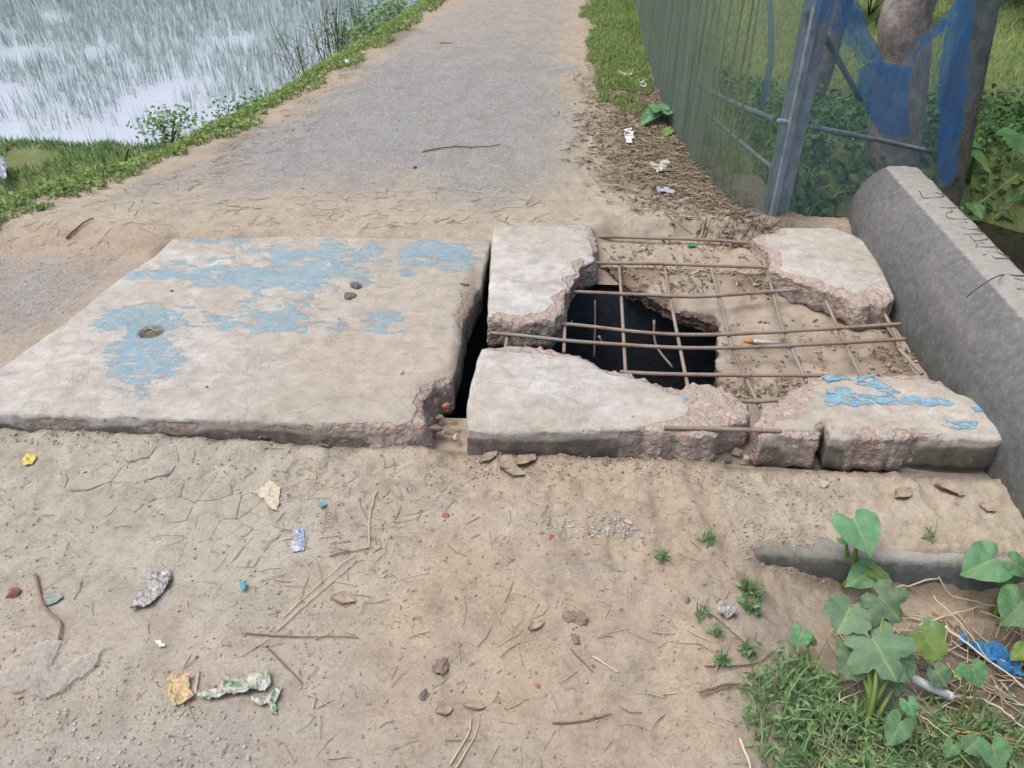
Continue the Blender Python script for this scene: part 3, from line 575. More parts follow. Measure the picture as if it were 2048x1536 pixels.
EXB = {0: [(1050, 645, 70, 22, .65), (1185, 460, 22, 16, .6)], 1: [(1750, 590, 40, 14, .8), (1545, 520, 14, 30, .6), (1510, 474, 30, 12, .7)], 2: [(1440, 800, 75, 40, 1.0), (1400, 862, 130, 30, .9), (1080, 690, 60, 10, .6), (1180, 862, 60, 8, .4)], 3: [(1570, 800, 60, 46, .95), (1600, 872, 80, 14, .7), (1850, 873, 60, 9, .6)]}
for i, (poly, nm, sd_) in enumerate(((FA, 'far remnant', 2.0), (FB, 'far remnant by parapet', 3.0), (FC, 'near', 4.0), (FD, 'near', 5.0))):
    V, Fc, A = slab_mesh(poly, (0.004, 0.0, 0.0, 0.004)[i], (0.12, 0.1, 0.125, 0.125)[i], step=0.007, inner=0.012, seed=sd_, topamp=0.005)
    A['paint'] = blobs(V, PAINT.get(i, [])) if PAINT.get(i) else np.zeros(len(V))
    A['brk'] = np.maximum(A['brk'], blobs(V, EXB[i])); u_, v_ = topix(V[:, 0], V[:, 1], V[:, 2])
    A['dusty'] = [0.0 * u_, 0 * u_ + .1, 0.55 * ss(1200, 1350, u_) + .3 * ss(810, 860, v_), 0.5 + 0 * u_][i]
    o = build('concrete_remnant', V, Fc, M_CONC_R, slabR, attrs=A)
    o['label'] = ['squarish pale concrete remnant beside the gap', 'whitish remnant against the parapet', 'long near remnant with dark front edge', 'near remnant with blue paint and cracked front'][i]
# lifted blue paint on the near remnant
for k, pl in enumerate(([(1645, 800), (1655, 775), (1690, 772), (1720, 785), (1760, 788), (1800, 795), (1840, 792), (1900, 800), (1912, 806), (1860, 812), (1790, 806), (1720, 812), (1660, 813)], [(1645, 750), (1690, 746), (1700, 760), (1655, 762)], [(1715, 750), (1745, 746), (1760, 762), (1790, 775), (1800, 788), (1770, 786), (1735, 772), (1712, 765)], [(1880, 838), (1905, 840), (1960, 845), (1955, 853), (1915, 860), (1890, 850)], [(1942, 818), (1962, 811), (1978, 814), (1974, 822), (1948, 826)])):
    P = []
    for j in range(len(pl)):
        a, b = at(*pl[j], 0.006), at(*pl[(j + 1) % len(pl)], 0.006); m = max(1, int(np.linalg.norm(b - a) / 0.01))
        for q in range(m): p = a + (b - a) * q / m; P.append(p + np.array([.014 * fbm(p[0], p[1], 38, 3, k), .014 * fbm(p[0], p[1], 38, 3, k + 9.), 0]))
    m = len(P); vo, eo, fo, ov, oe, of = delaunay_2d_cdt([Vector(p[:2]) for p in P], [(j, (j + 1) % m) for j in range(m)], [list(range(m))], 1, 1e-5)
    W = np.array([(v.x, v.y) for v in vo]); zt = 0.004 + 0.005 * fbm(W[:, 0], W[:, 1], 4, 3, 5.0) + 0.0025 * fbm(W[:, 0], W[:, 1], 22, 2, 5.0) + 0.0022 + 0.0008 * fbm(W[:, 0], W[:, 1], 40, 2, k)
    V2 = np.concatenate([np.stack([W[:, 0], W[:, 1], zt], 1), np.stack([W[:, 0], W[:, 1], zt - 0.004], 1)]); nW = len(W)
    F2 = [tuple(f) for f in fo] + [(i, i + nW, (i + 1) % nW + nW, (i + 1) % nW) for i in range(min(m, nW))]
    build('paint_flake', V2, F2, M_PAINT, o, smooth=False)
# rebars: cross bars above, long bars below
def rebar(pix, z, r=0.0075, parent=slabR, ribs=True):
    P = curve([at(a, b, z if not hasattr(z, '__len__') else z[i]) for i, (a, b) in enumerate(pix)], 10)
    L = sum(np.linalg.norm(P[i + 1] - P[i]) for i in range(len(P) - 1)); n = max(6, int(L / 0.006)) if ribs else 14
    P = curve(P, n); rr = [r * (1.0 + (0.13 if k % 2 else 0.0)) for k in range(len(P))]
    v, f = tube(P, rr, 7); return build('rebar', v, f, M_REBAR, parent)
for p in ([(1190, 473), (1300, 476), (1420, 480), (1512, 487)], [(1180, 526), (1300, 527), (1420, 531), (1540, 535)], [(1140, 583), (1300, 590), (1400, 593), (1560, 582), (1655, 577)],
          [(1000, 643), (1130, 648), (1240, 660), (1330, 668), (1440, 669), (1600, 661), (1802, 648)], [(980, 666), (1050, 672), (1130, 681), (1240, 689), (1380, 696), (1560, 692), (1812, 678)],
          [(1240, 744), (1320, 748), (1450, 750), (1650, 751)], [(1440, 797), (1512, 803), (1600, 795)]): rebar(p, -0.05)
rebar([(1328, 855), (1440, 858), (1562, 862)], 0.002, 0.0072)
for p in ([(1020, 636), (1016, 665), (1010, 700)], [(1132, 600), (1130, 650), (1128, 705)], [(1238, 520), (1243, 600), (1252, 760)], [(1328, 528), (1345, 620), (1378, 785)], [(1423, 540), (1445, 620), (1463, 690), (1490, 752), (1520, 815)],
          [(1512, 485), (1535, 545), (1560, 640), (1585, 700), (1614, 765)], [(1640, 575), (1680, 665), (1728, 765)], [(1760, 610), (1796, 680)], [(1798, 698), (1844, 748)]): rebar(p, -0.064, 0.0068)

for (x, y) in ((1243, 588), (1345, 592), (1535, 538), (1452, 668), (1130, 648), (1470, 693), (1686, 655), (1490, 751)):
    p = at(x, y, -.048); v, f = tube([p + np.array([.012 * math.cos(a), .012 * math.sin(a), .004 * math.sin(2 * a)]) for a in np.linspace(0, 5.5, 12)] + [p + np.array([.03, .01, .012])], .0013, 4); build('tie_wire', v, f, M_REBAR, slabR)
# the older deck underneath, with its own hole
M_ = lambda pts: pxo(pts, -0.14)
DK = [(0.30, 3.3, 0, 0)] + [(1.42, 3.3, 0, 0), (1.42, 2.1, 0, 0), (0.66, 2.1, 1, -.01)] + M_([(1432, 800, 1, -.01), (1431, 762, 1, -.008), (1436, 715, 1, -.008), (1438, 672, 1, -.008), (1434, 643, 1, -.012), (1390, 632, 1, -.012), (1350, 622, 1, -.012), (1300, 602, 1, -.012), (1262, 592, 1, -.01), (1238, 578, 1, -.01), (1215, 560, 1, -.01), (1195, 545, 1, 0)])
V, Fc, A = slab_mesh(DK, -0.135, 0.06, step=0.008, inner=0.014, seed=8.0, topamp=0.009, tilt=lambda x, y: 0.05 * ss(2.9, 3.3, y) + 0.012 * fbm(x, y, 9, 3, 2.2))
u_, v_ = topix(V[:, 0], V[:, 1], V[:, 2]); top_ = A['cast'] < 0.05
A['rim'] = np.clip(blobs(V, [(1440, 690, 30, 70, .9), (1400, 625, 80, 20, .8), (1310, 590, 40, 14, .5)]), 0, 1) * top_
A['mould'] = blobs(V, [(1520, 560, 70, 30, .8), (1230, 570, 60, 26, .9), (1280, 545, 80, 14, .6), (1330, 530, 60, 12, .5), (1790, 730, 60, 30, .6), (1450, 790, 40, 20, .5), (1600, 585, 30, 14, .7)]) * top_
A['brk'] = A['brk'] * ((A['cast'] > 0.0) | (A['brk'] > 0.85)); A['brk'][:0] = 0
side = np.zeros(len(V)); A['brk'] = np.where(np.arange(len(V)) >= (len(V) - 0), 0, A['brk'])
deck = thing('old_deck', (0.9, 2.7, -0.2), 'older sand-covered concrete deck with a black hole below the rebar grid', 'concrete deck')
build('deck_body', V, Fc, M_DECK, deck, attrs=A)
DECK_DEBRIS = True
for p, zz in (([(1190, 600), (1190, 650), (1188, 715)], (-.2, -.3, -.42)), ([(1198, 672), (1204, 684), (1214, 690)], (-.15, -.18, -.22)), ([(1308, 640), (1312, 690), (1345, 735)], (-.2, -.3, -.36))):
    P = curve([at(a, b, z) for (a, b), z in zip(p, zz)], 10); v, f = tube(P, 0.006, 6); build('hanging_rebar', v, f, M_REBAR, deck)

# culvert box below: brick side walls and black water
cul = thing('culvert', (-0.2, 2.7, -1.2), 'dark brick culvert chamber under the broken slab', 'culvert')
for nm, c, s in (('abutment', (-0.2, 2.10, -0.68), (3.5, 0.13, 1.06)), ('abutment', (-0.2, 3.255, -0.70), (3.5, 0.13, 1.06)), ('light_stop_wall', (-1.9, 2.68, -0.68), (0.12, 1.02, 1.04)), ('light_stop_wall', (1.46, 2.68, -0.72), (0.1, 1.02, 1.0)), ('floor', (-0.2, 2.68, -1.25), (3.6, 1.4, 0.08))):  # the two end walls are added to keep daylight out of the void
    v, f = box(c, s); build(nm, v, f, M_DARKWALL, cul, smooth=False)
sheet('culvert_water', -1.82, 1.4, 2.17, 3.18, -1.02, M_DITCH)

# ------------------------------------------------------------------ parapet
def parapet():
    prof = [(1.44, -0.75), (1.438, -0.13), (1.438, 0.0), (1.440, 0.07), (1.452, 0.13), (1.478, 0.185), (1.515, 0.235), (1.545, 0.262), (1.575, 0.272), (1.64, 0.276), (1.70, 0.270), (1.725, 0.25), (1.735, 0.1), (1.74, -0.75)]
    Pf = [];
    for i in range(len(prof) - 1):
        a, b = np.array(prof[i]), np.array(prof[i + 1]); m = max(1, int(np.linalg.norm(b - a) / 0.018))
        for k in range(m): Pf.append(a + (b - a) * k / m)
    Pf.append(np.array(prof[-1])); Pf = np.array(Pf); n = len(Pf)
    yy = list(np.arange(1.3, 3.72, 0.016)) + [3.735, 3.75, 3.762, 3.77]; V = []; cap = []; moss = []
    for y in yy:
        e = max(0.0, (y - 3.715) / 0.055); sh = 0.018 * e * e
        jx = 0.01 * float(ss(2.3, 1.9, y))
        for (x, z) in Pf:
            k = 1 - sh * 1.2; xx = 1.59 + (x - 1.59) * k + jx; zz = z - (sh if z > 0 else 0)
            q = 0.005 * float(fbm(y, x + z, 9, 3, 3.)) + 0.003 * float(fbm(y, (x - z) * 1.0, 45, 2, 1.))
            nx_ = -1 if x < 1.56 else 0.2; V.append((xx + q * nx_, y, zz + (q if z > .2 else 0)))
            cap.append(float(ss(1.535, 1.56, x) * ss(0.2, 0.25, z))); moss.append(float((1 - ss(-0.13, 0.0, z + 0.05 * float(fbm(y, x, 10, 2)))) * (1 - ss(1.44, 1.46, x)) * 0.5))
    Fc = []
    for i in range(len(yy) - 1):
        for k in range(n - 1): a = i * n + k; Fc.append((a, a + n, a + n + 1, a + 1))
    Fc.append(tuple(range(n))); Fc.append(tuple(range((len(yy) - 1) * n, len(yy) * n))[::-1])
    par = thing('parapet', (1.59, 2.5, -0.75), 'grey weathered concrete parapet with scratched letters on its top', 'parapet')
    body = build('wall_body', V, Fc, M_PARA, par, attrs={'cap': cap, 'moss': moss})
    S = [[(1090, 365), (1110, 400), (1130, 435), (1230, 432), (1310, 425), (1300, 400), (1235, 385)], [(1280, 525), (1350, 527), (1425, 525)], [(1480, 515), (1500, 526)], [(1380, 551), (1392, 556)], [(1400, 562), (1350, 572), (1335, 600), (1370, 630), (1500, 636), (1560, 626), (1577, 605), (1520, 592)], [(1512, 660), (1528, 666)],
         [(1470, 703), (1500, 720), (1580, 726), (1640, 713)], [(1618, 735), (1668, 752), (1660, 768), (1580, 766), (1500, 772)], [(1550, 785), (1600, 826), (1700, 815), (1738, 795)], [(1556, 796), (1622, 858), (1610, 880), (1740, 882)], [(1650, 838), (1700, 862)], [(1740, 885), (1792, 880), (1806, 905)], [(1670, 962), (1700, 962)], [(1710, 930), (1782, 992), (1912, 985), (1890, 973)], [(1800, 930), (1905, 976)], [(1965, 1172), (2040, 1190)], [(1985, 1265), (2060, 1272)]]
    for s in S:
        P = [at(1600 + a / 4.571, 300 + b / 4.571, 0.2755) for a, b in s]
        for p in P:
            p[0] = min(max(p[0], 1.585), 1.70); p[2] = 0.2755 - 0.002 * ((p[0] - 1.64) / 0.06) ** 2 + 0.005 * float(fbm(p[1], p[0] + 0.275, 9, 3, 3.)) + 0.0005
        v, f = tube(curve(P, 18), 0.0017, 5); build('scratched_letter', v, f, M_GROOVE_SHADE, body)
    # hairline crack running over the edge, its shaded inside drawn as a dark strand
    pts = []
    for a, b, zz, xx in ((1520, 1345, None, 1.445), (1600, 1280, None, 1.462), (1700, 1210, None, 1.49), (1780, 1165, None, 1.527), (1860, 1140, .272, None), (1960, 1146, .276, None), (2060, 1150, .272, None)):
        X_, Y_ = 1600 + a / 4.571, 300 + b / 4.571; d = ray(X_, Y_)
        pts.append(at(X_, Y_, zz) if zz else CAM + d * (xx / d[0]))
    v, f = tube(curve(pts, 40), 0.0024, 5); build('crack', v, f, M_GROOVE_SHADE, body)
    return par
parapet()

# low concrete ledge of the wing wall, half buried in sand
def ledge():
    V = []; xs_ = np.arange(0.46, 1.90, 0.02); prof = [(2.0, -0.6), (2.0, -0.142), (1.72, -0.138), (1.64, -0.134), (1.615, -0.138), (1.604, -0.15), (1.600, -0.2), (1.598, -0.3), (1.596, -0.6)]
    n = len(prof)
    for x in xs_:
        for (y, z) in prof: q = 0.003 * float(fbm(x, y + z, 9, 3, 5.)); V.append((x, y + 0.035 * (x - 1.1) * 0.3 + q * 1.2, z + q * .8 if z > -.5 else z))
    Fc = [(i * n + k, i * n + k + 1, (i + 1) * n + k + 1, (i + 1) * n + k) for i in range(len(xs_) - 1) for k in range(n - 1)] + [tuple(range(n))[::-1], tuple(range((len(xs_) - 1) * n, len(xs_) * n))]
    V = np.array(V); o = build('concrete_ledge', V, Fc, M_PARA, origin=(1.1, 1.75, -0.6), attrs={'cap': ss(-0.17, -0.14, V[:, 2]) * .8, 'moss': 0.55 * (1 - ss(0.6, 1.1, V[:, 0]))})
    tag(o, 'low grey concrete ledge half buried in sand behind the taro plants', 'ledge')
ledge()

# ------------------------------------------------------------------ scatter builders (real small faces, one mesh per mass)
def blades_mesh(R, H, Wd, lean, rng, curl=0.5):
    n = len(R); a = rng.random(n) * 2 * math.pi; d = np.stack([np.cos(a), np.sin(a), np.zeros(n)], 1)
    b = a + math.pi / 2 + rng.uniform(-.6, .6, n); s = np.stack([np.cos(b), np.sin(b), np.zeros(n)], 1) * Wd[:, None] / 2
    l = (lean * rng.random(n) * H)[:, None] * d; up = np.array([0, 0, 1.0])
    p1 = R + l * 0.3 + up * (H * 0.55)[:, None]; p2 = R + l + up * (H * (1 - curl * 0.35 * rng.random(n)))[:, None]
    V = np.stack([R - s, R + s, p1 - s * .8, p1 + s * .8, p2], 1).reshape(-1, 3)
    k = np.arange(n)[:, None] * 5; T = np.concatenate([k + [[0, 1, 3]], k + [[0, 3, 2]], k + [[2, 3, 4]]], 0)
    return V, T, np.repeat(rng.random(n), 5)
def leaves_mesh(P, S, asp, rng, flat=0.5, DIR=None):
    n = len(P); a = rng.random(n) * 2 * math.pi; z = rng.normal(0, flat, n); d = np.stack([np.cos(a), np.sin(a), z], 1); d /= np.linalg.norm(d, axis=1)[:, None]
    u = rng.normal(0, 1, (n, 3)) + np.array([0, 0, 2.0]); s = np.cross(d, u); s /= np.linalg.norm(s, axis=1)[:, None]; nn = np.cross(s, d)
    S = S[:, None]; m = P + d * S * .45
    V = np.stack([P, m - s * S * asp + nn * S * .08, P + d * S - nn * S * .1, m + s * S * asp + nn * S * .08, m], 1).reshape(-1, 3)
    k = np.arange(n)[:, None] * 5; T = np.concatenate([k + [[0, 4, 1]], k + [[1, 4, 2]], k + [[2, 4, 3]], k + [[3, 4, 0]]], 0)
    return V, T, np.repeat(rng.random(n), 5)
_OCT = np.array([(1, 0, 0), (-1, 0, 0), (0, 1, 0), (0, -1, 0), (0, 0, 1), (0, 0, -1), (.6, .6, .5), (-.6, .6, -.4), (.6, -.6, -.4), (-.6, -.6, .5)], float)
_hull = bmesh.new(); [_hull.verts.new(v) for v in _OCT]; _r = bmesh.ops.convex_hull(_hull, input=_hull.verts[:]); _hull.verts.index_update()
_OF = np.array([[v.index for v in f.verts] for f in _hull.faces]); _hull.free()
def stones_mesh(P, S, rng, flat=0.65):
    n = len(P); V = _OCT[None] * (1 + rng.uniform(-.3, .3, (n, 10, 3))); a = rng.random(n) * 6.28; c, s = np.cos(a)[:, None], np.sin(a)[:, None]
    x = V[..., 0] * c - V[..., 1] * s * .8; y = V[..., 0] * s + V[..., 1] * c * .8
    V = np.stack([x, y, V[..., 2] * flat], -1) * S[:, None, None] + P[:, None, :]
    return V.reshape(-1, 3), (np.arange(n)[:, None, None] * 10 + _OF[None]).reshape(-1, 3), np.repeat(rng.random(n), 10)
def straws_mesh(P, L, A, r, rng, zoff=0.002, lift=0.006):
    n = len(P); d = np.stack([np.cos(A), np.sin(A)], 1); pts = []
    bend = rng.normal(0, .12, n)[:, None] * np.stack([-d[:, 1], d[:, 0]], 1)
    for t in (-.5, 0, .5):
        q = P[:, :2] + d * (L * t)[:, None] + bend * L[:, None] * (1 if t == 0 else 0) * .5
        pts.append(np.concatenate([q, (gz(q[:, 0], q[:, 1]) + zoff + lift * rng.random(n))[:, None]], 1))
    V = []; s = np.stack([-d[:, 1], d[:, 0], np.zeros(n)], 1) * r[:, None]; up = np.stack([np.zeros(n), np.zeros(n), r * 1.4], 1)
    for p in pts: V += [p - s, p + s, p + up]
    V = np.stack(V, 1).reshape(-1, 3); k = np.arange(n)[:, None] * 9; T = []
    for i in (0, 3):
        for a, b in ((0, 1), (1, 2), (2, 0)): T += [k + [[i + a, i + b, i + 3 + b]], k + [[i + a, i + 3 + b, i + 3 + a]]]
    return V, np.concatenate(T, 0), np.repeat(rng.random(n), 9)
def stuff(name, mesh, mat, label, cat, smooth=False):
    V, T, tone = mesh; me = mesh_np(name, V, T, smooth); attr(me, 'tone', tone)
    return tag(link(name, me, mat), label, cat, kind='stuff')
def cat3(*ms):
    V = []; T = []; t = []; o = 0
    for a, b, c in ms: V.append(a); T.append(b + o); t.append(c); o += len(a)
    return np.concatenate(V), np.concatenate(T), np.concatenate(t)
def in_poly(pix, n, rng, z=0.0):
    Pw = np.array([at(a, b, z)[:2] for a, b in pix]); lo, hi = Pw.min(0), Pw.max(0); out = np.zeros((0, 2))
    while len(out) < n:
        q = lo + (hi - lo) * rng.random((n * 3, 2)); out = np.concatenate([out, q[inside(q, Pw)]])
    return out[:n]
def on_ground(xy, dz=0.0): return np.concatenate([xy, (gz(xy[:, 0], xy[:, 1]) + dz)[:, None]], 1)
G = np.random.default_rng(21)

# left verge: a ribbon of grass and creeping leaves down the embankment
def verge():
    n = 34000; y = 2.6 + 11.5 * G.random(n) ** 1.25; e = -0.09 + 0.85 * G.random(n) ** 0.95; x = XL(y) - e
    P = on_ground(np.stack([x, y], 1)); ok = (P[:, 2] > WATER_Z - .02) & (fbm(x, y, 4, 2) + (e + .02) * 6 > -.1); P = P[ok]; e = e[ok]; m = len(P)
    H = (0.022 + 0.05 * G.random(m)) * (0.55 + 0.9 * ss(0, .35, e)); b = blades_mesh(P, H, 0.005 + .006 * G.random(m), 1.0, G)
    k = G.random(m) < .45; l = leaves_mesh(P[k] + np.array([0, 0, .01]) + np.stack([0 * H[k], 0 * H[k], H[k] * .7], 1), .018 + .03 * G.random(k.sum()), .3, G, .35)
    stuff('verge_grass', cat3(b, l), M_GRASS, 'bright green grass verge sloping from the road to the paddy', 'grass')
    n = 9000; xy = np.stack([-6.5 + 4.0 * G.random(n), 4.6 + .95 * G.random(n)], 1); P = on_ground(xy); ok = (P[:, 2] > WATER_Z + .0) & (xy[:, 0] < XL(xy[:, 1]) - .25) & (fbm(xy[:, 0], xy[:, 1], 3, 2) + 2.2 * np.abs(xy[:, 1] - 5.15) > .12); P = P[ok]; m = len(P)
    stuff('bund_grass', blades_mesh(P, .02 + .05 * G.random(m), .005 + .005 * G.random(m), 1.1, G), M_WEED, 'short dark grass on the earth bund beside the paddy water', 'grass')
verge()
# young rice standing in the water
def rice():
    n = 60000; y = 5.5 + 13 * G.random(n) ** .9; x = -1.6 - 15 * G.random(n); den = ss(5.3, 7.4, y + 1.6 * fbm(x, y, .6, 2)) * .86 + .14
    ok = (G.random(n) < den) & (x < XL(y) - .75) & (fbm(x, y, 1.4, 3, 3.3) > -.42 - .3 * ss(9, 12, y)); x = x[ok]; y = y[ok]; m = len(x); k = 3
    R = np.repeat(np.stack([x, y, np.full(m, WATER_Z - .03)], 1), k, 0); R[:, :2] += G.normal(0, .014, (m * k, 2)); N = m * k
    stuff('rice_shoots', blades_mesh(R, .10 + .16 * G.random(N), .002 + .003 * G.random(N), .5, G), M_RICE, 'thin young rice shoots standing in the flooded paddy', 'rice')
rice()
# right verge: low bright grass beside the net fence
def right_grass():
    n = 15000; y = 5.4 + 7.5 * G.random(n); x0 = .2 + .1 * fbm(y, 0 * y, 1.7, 3) + .06 * fbm(y, 0 * y, 9, 2); x = x0 + (XR(y) - .02 - x0) * G.random(n); ok = (fbm(x, y, 3.2, 3, 1.5) + 1.2 * ss(5.5, 6.5, y) - .25 - 1.2 * ss(.6, .7, x) * (1 - ss(6, 7.2, y)) > 0); P = on_ground(np.stack([x, y], 1)[ok]); m = len(P)
    H = .018 + .04 * G.random(m) + .1 * G.random(m) * ss(7.2, 8, P[:, 1]) * ss(.5, .65, P[:, 0])
    b = blades_mesh(P, H, .005 + .006 * G.random(m), 1.1, G); l = leaves_mesh(P[::2] + np.array([0, 0, .012]), .014 + .022 * G.random(len(P[::2])), .32, G, .4)
    stuff('roadside_grass', cat3(b, l), M_GRASS, 'low bright grass between the road and the net fence', 'grass')
    n = 5200; xy = in_poly([(1190, 120), (1230, 150), (1290, 190), (1340, 250), (1400, 330), (1450, 395), (1545, 440), (1500, 462), (1400, 455), (1330, 440), (1230, 400), (1180, 340), (1170, 250)], n, G); P = on_ground(xy, .004)
    xy = xy + G.normal(0, .09, xy.shape); xy = xy[(xy[:, 0] < XR(xy[:, 1]) + .05) & ~((xy[:, 1] < 3.5) & (xy[:, 0] < 1.0))]; xy = xy[G.random(len(xy)) < .25 + .75 * ss(-.5, -.05, xy[:, 0] - XR(xy[:, 1]))]; xy = np.resize(xy, (5200, 2)) + G.normal(0, .02, (5200, 2)); P = on_ground(xy, .004)
    l = leaves_mesh(P[:2600], .014 + .03 * G.random(2600), .3, G, .3); s = straws_mesh(P[2600:], .03 + .08 * G.random(2600), G.normal(.1, .9, 2600), .0012 + .0016 * G.random(2600), G, .004, .012)
    stuff('leaf_litter', cat3(l, s), M_LITTER, 'brown dead leaves and twigs heaped at the foot of the net fence', 'leaf litter')
right_grass()
# garden behind the fence
def garden():
    n = 30000; y = 4.3 + 9 * G.random(n); x = XR(y) + .12 + 7 * G.random(n) ** 1.2; P = on_ground(np.stack([x, y], 1)); ok = P[:, 2] > DITCH_Z; P = P[ok]; m = len(P); near = 1 - ss(5.2, 6.4, P[:, 1])
    b = blades_mesh(P, (.03 + .06 * G.random(m)) * (1 + .8 * near), .006 + .008 * G.random(m), 1.2, G)
    stuff('garden_grass', b, M_GARDEN, 'green garden lawn behind the net fence and leaning post', 'grass')
    n = 12000; y = 4.0 + 2.6 * G.random(n); x = 1.15 + 3.4 * G.random(n); P = on_ground(np.stack([x, y], 1)); ok = (P[:, 2] > DITCH_Z - .05) & (x > XR(y) + .1); P = P[ok]; P[:, 2] += .16 * G.random(len(P)) ** 1.5
    stuff('bank_weeds', leaves_mesh(P, .03 + .05 * G.random(len(P)), .3, G, .5), M_BUSH, 'dark leafy weeds covering the ditch bank behind the parapet', 'weeds')
garden()
# dry straw, soil crumbs and grit
def loose():
    xy = np.concatenate([in_poly([(400, 900), (1450, 920), (1500, 1536), (350, 1536)], 330, G, -.1), in_poly([(560, 930), (800, 930), (840, 1250), (520, 1290)], 150, G, -.1), in_poly([(0, 900), (400, 900), (350, 1536), (0, 1536)], 70, G, -.1)])
    n = len(xy); a = straws_mesh(np.concatenate([xy, np.zeros((n, 1))], 1), .012 + .07 * G.random(n) ** 2.4, G.random(n) * 6.28, .0006 + .0008 * G.random(n), G)
    xy = np.concatenate([in_poly([(0, 395), (350, 345), (480, 270), (700, 130), (760, 140), (620, 260), (420, 380), (340, 470), (0, 480)], 260, G), in_poly([(420, 400), (1000, 370), (1200, 440), (1000, 452), (420, 462)], 170, G)]); n = len(xy)
    b = straws_mesh(np.concatenate([xy, np.zeros((n, 1))], 1), .03 + .1 * G.random(n) ** 2, G.normal(.2, .8, n), .001 + .0013 * G.random(n), G)
    xy = in_poly([(1640, 1170), (2060, 1150), (2060, 1560), (1600, 1560), (1680, 1330)], 360, G, -.27); xy = xy[xy[:, 1] < 1.53]; n = len(xy)
    c = straws_mesh(np.concatenate([xy, np.zeros((n, 1))], 1), .04 + .14 * G.random(n) ** 2, G.random(n) * 6.28, .001 + .0018 * G.random(n), G, .004, .03)
    stuff('straw_litter', cat3(a, b, c), M_STRAW, 'scattered dry straw over the dirt ground', 'straw')
    xy = np.concatenate([in_poly([(930, 915), (1450, 925), (1440, 975), (930, 965)], 900, G, -.11), in_poly([(1460, 940), (1700, 950), (1660, 1060), (1480, 1000)], 420, G, -.12), in_poly([(1440, 1080), (1640, 1100), (1660, 1160), (1480, 1140)], 500, G, -.2), in_poly([(0, 872), (850, 890), (850, 915), (0, 905)], 900, G, -.11), in_poly([(300, 950), (1500, 950), (1500, 1536), (300, 1536)], 1500, G, -.11)]); n = len(xy)
    q = in_poly([(0, 900), (1480, 920), (1500, 1570), (0, 1570)], 3600, G, -.11); q = q[(fbm(q[:, 0], q[:, 1], 5, 3, 6.) + .35 * fbm(q[:, 0], q[:, 1], 17, 2)) > .08]; m = len(q); tn = .9 * G.random(m)
    bits = cat3(leaves_mesh(on_ground(q[::2], .002), .004 + .012 * G.random(len(q[::2])) ** 2, .35, G, .2), stones_mesh(on_ground(q[1::2], 0), .0012 + .004 * G.random(len(q[1::2])) ** 2, G))
    bits = (bits[0], bits[1], .35 + .65 * bits[2])
    stuff('dirt_debris', bits, M_LITTER, 'tiny dark leaf crumbs and grit drifted over the dirt', 'debris')
    stuff('soil_crumbs', stones_mesh(on_ground(xy, .001), .0012 + .0045 * G.random(n) ** 3, G), M_CLOD, 'small dry soil crumbs along the front of the slabs', 'soil crumbs')
    xy = np.concatenate([in_poly([(0, 1230), (300, 1330), (520, 1480), (520, 1560), (0, 1560)], 500, G, -.11), in_poly([(1050, 1050), (1270, 1040), (1290, 1085), (1130, 1082)], 500, G, -.11), in_poly([(0, 500), (280, 500), (150, 620), (0, 700)], 500, G, -.07)]); n = len(xy)
    xy2 = in_poly([(330, 400), (560, 230), (900, 0), (1150, 0), (1140, 300), (1060, 400)], 2600, G); xy = np.concatenate([xy, xy2]); n2 = len(xy)
    S = np.concatenate([.0015 + .005 * G.random(n) ** 2.5, .002 + .006 * G.random(n2 - n) ** 3])
    stuff('gravel', stones_mesh(on_ground(xy, .0005), S, G), M_PEBBLE, 'loose grey gravel bits scattered on the worn road', 'gravel')
loose()

def deck_debris():
    xy = np.concatenate([in_poly(p, k, G, -.13) for p, k in (([(1440, 560), (1600, 545), (1640, 600), (1500, 610)], 260), ([(1210, 545), (1440, 545), (1440, 600), (1300, 592)], 260), ([(1740, 690), (1850, 700), (1900, 745), (1760, 745)], 160), ([(1440, 640), (1800, 640), (1880, 745), (1450, 790)], 320), ([(1440, 760), (1620, 755), (1560, 800), (1480, 800)], 140), ([(1210, 480), (1500, 490), (1520, 540), (1210, 540)], 260))]); n = len(xy)
    z = np.full(n, -.131) + .05 * ss(2.9, 3.3, xy[:, 1]) + .004; P = np.concatenate([xy, z[:, None]], 1)
    V, T, tone = cat3(stones_mesh(P, .002 + .008 * G.random(n) ** 2.5, G), leaves_mesh(P[::4] + np.array([0, 0, .004]), .012 + .025 * G.random(len(P[::4])), .25, G, .25))
    build('debris', V, T, M_LITTER, deck, smooth=False, attrs={'tone': .35 + .65 * tone})['kind'] = 'stuff'
deck_debris()

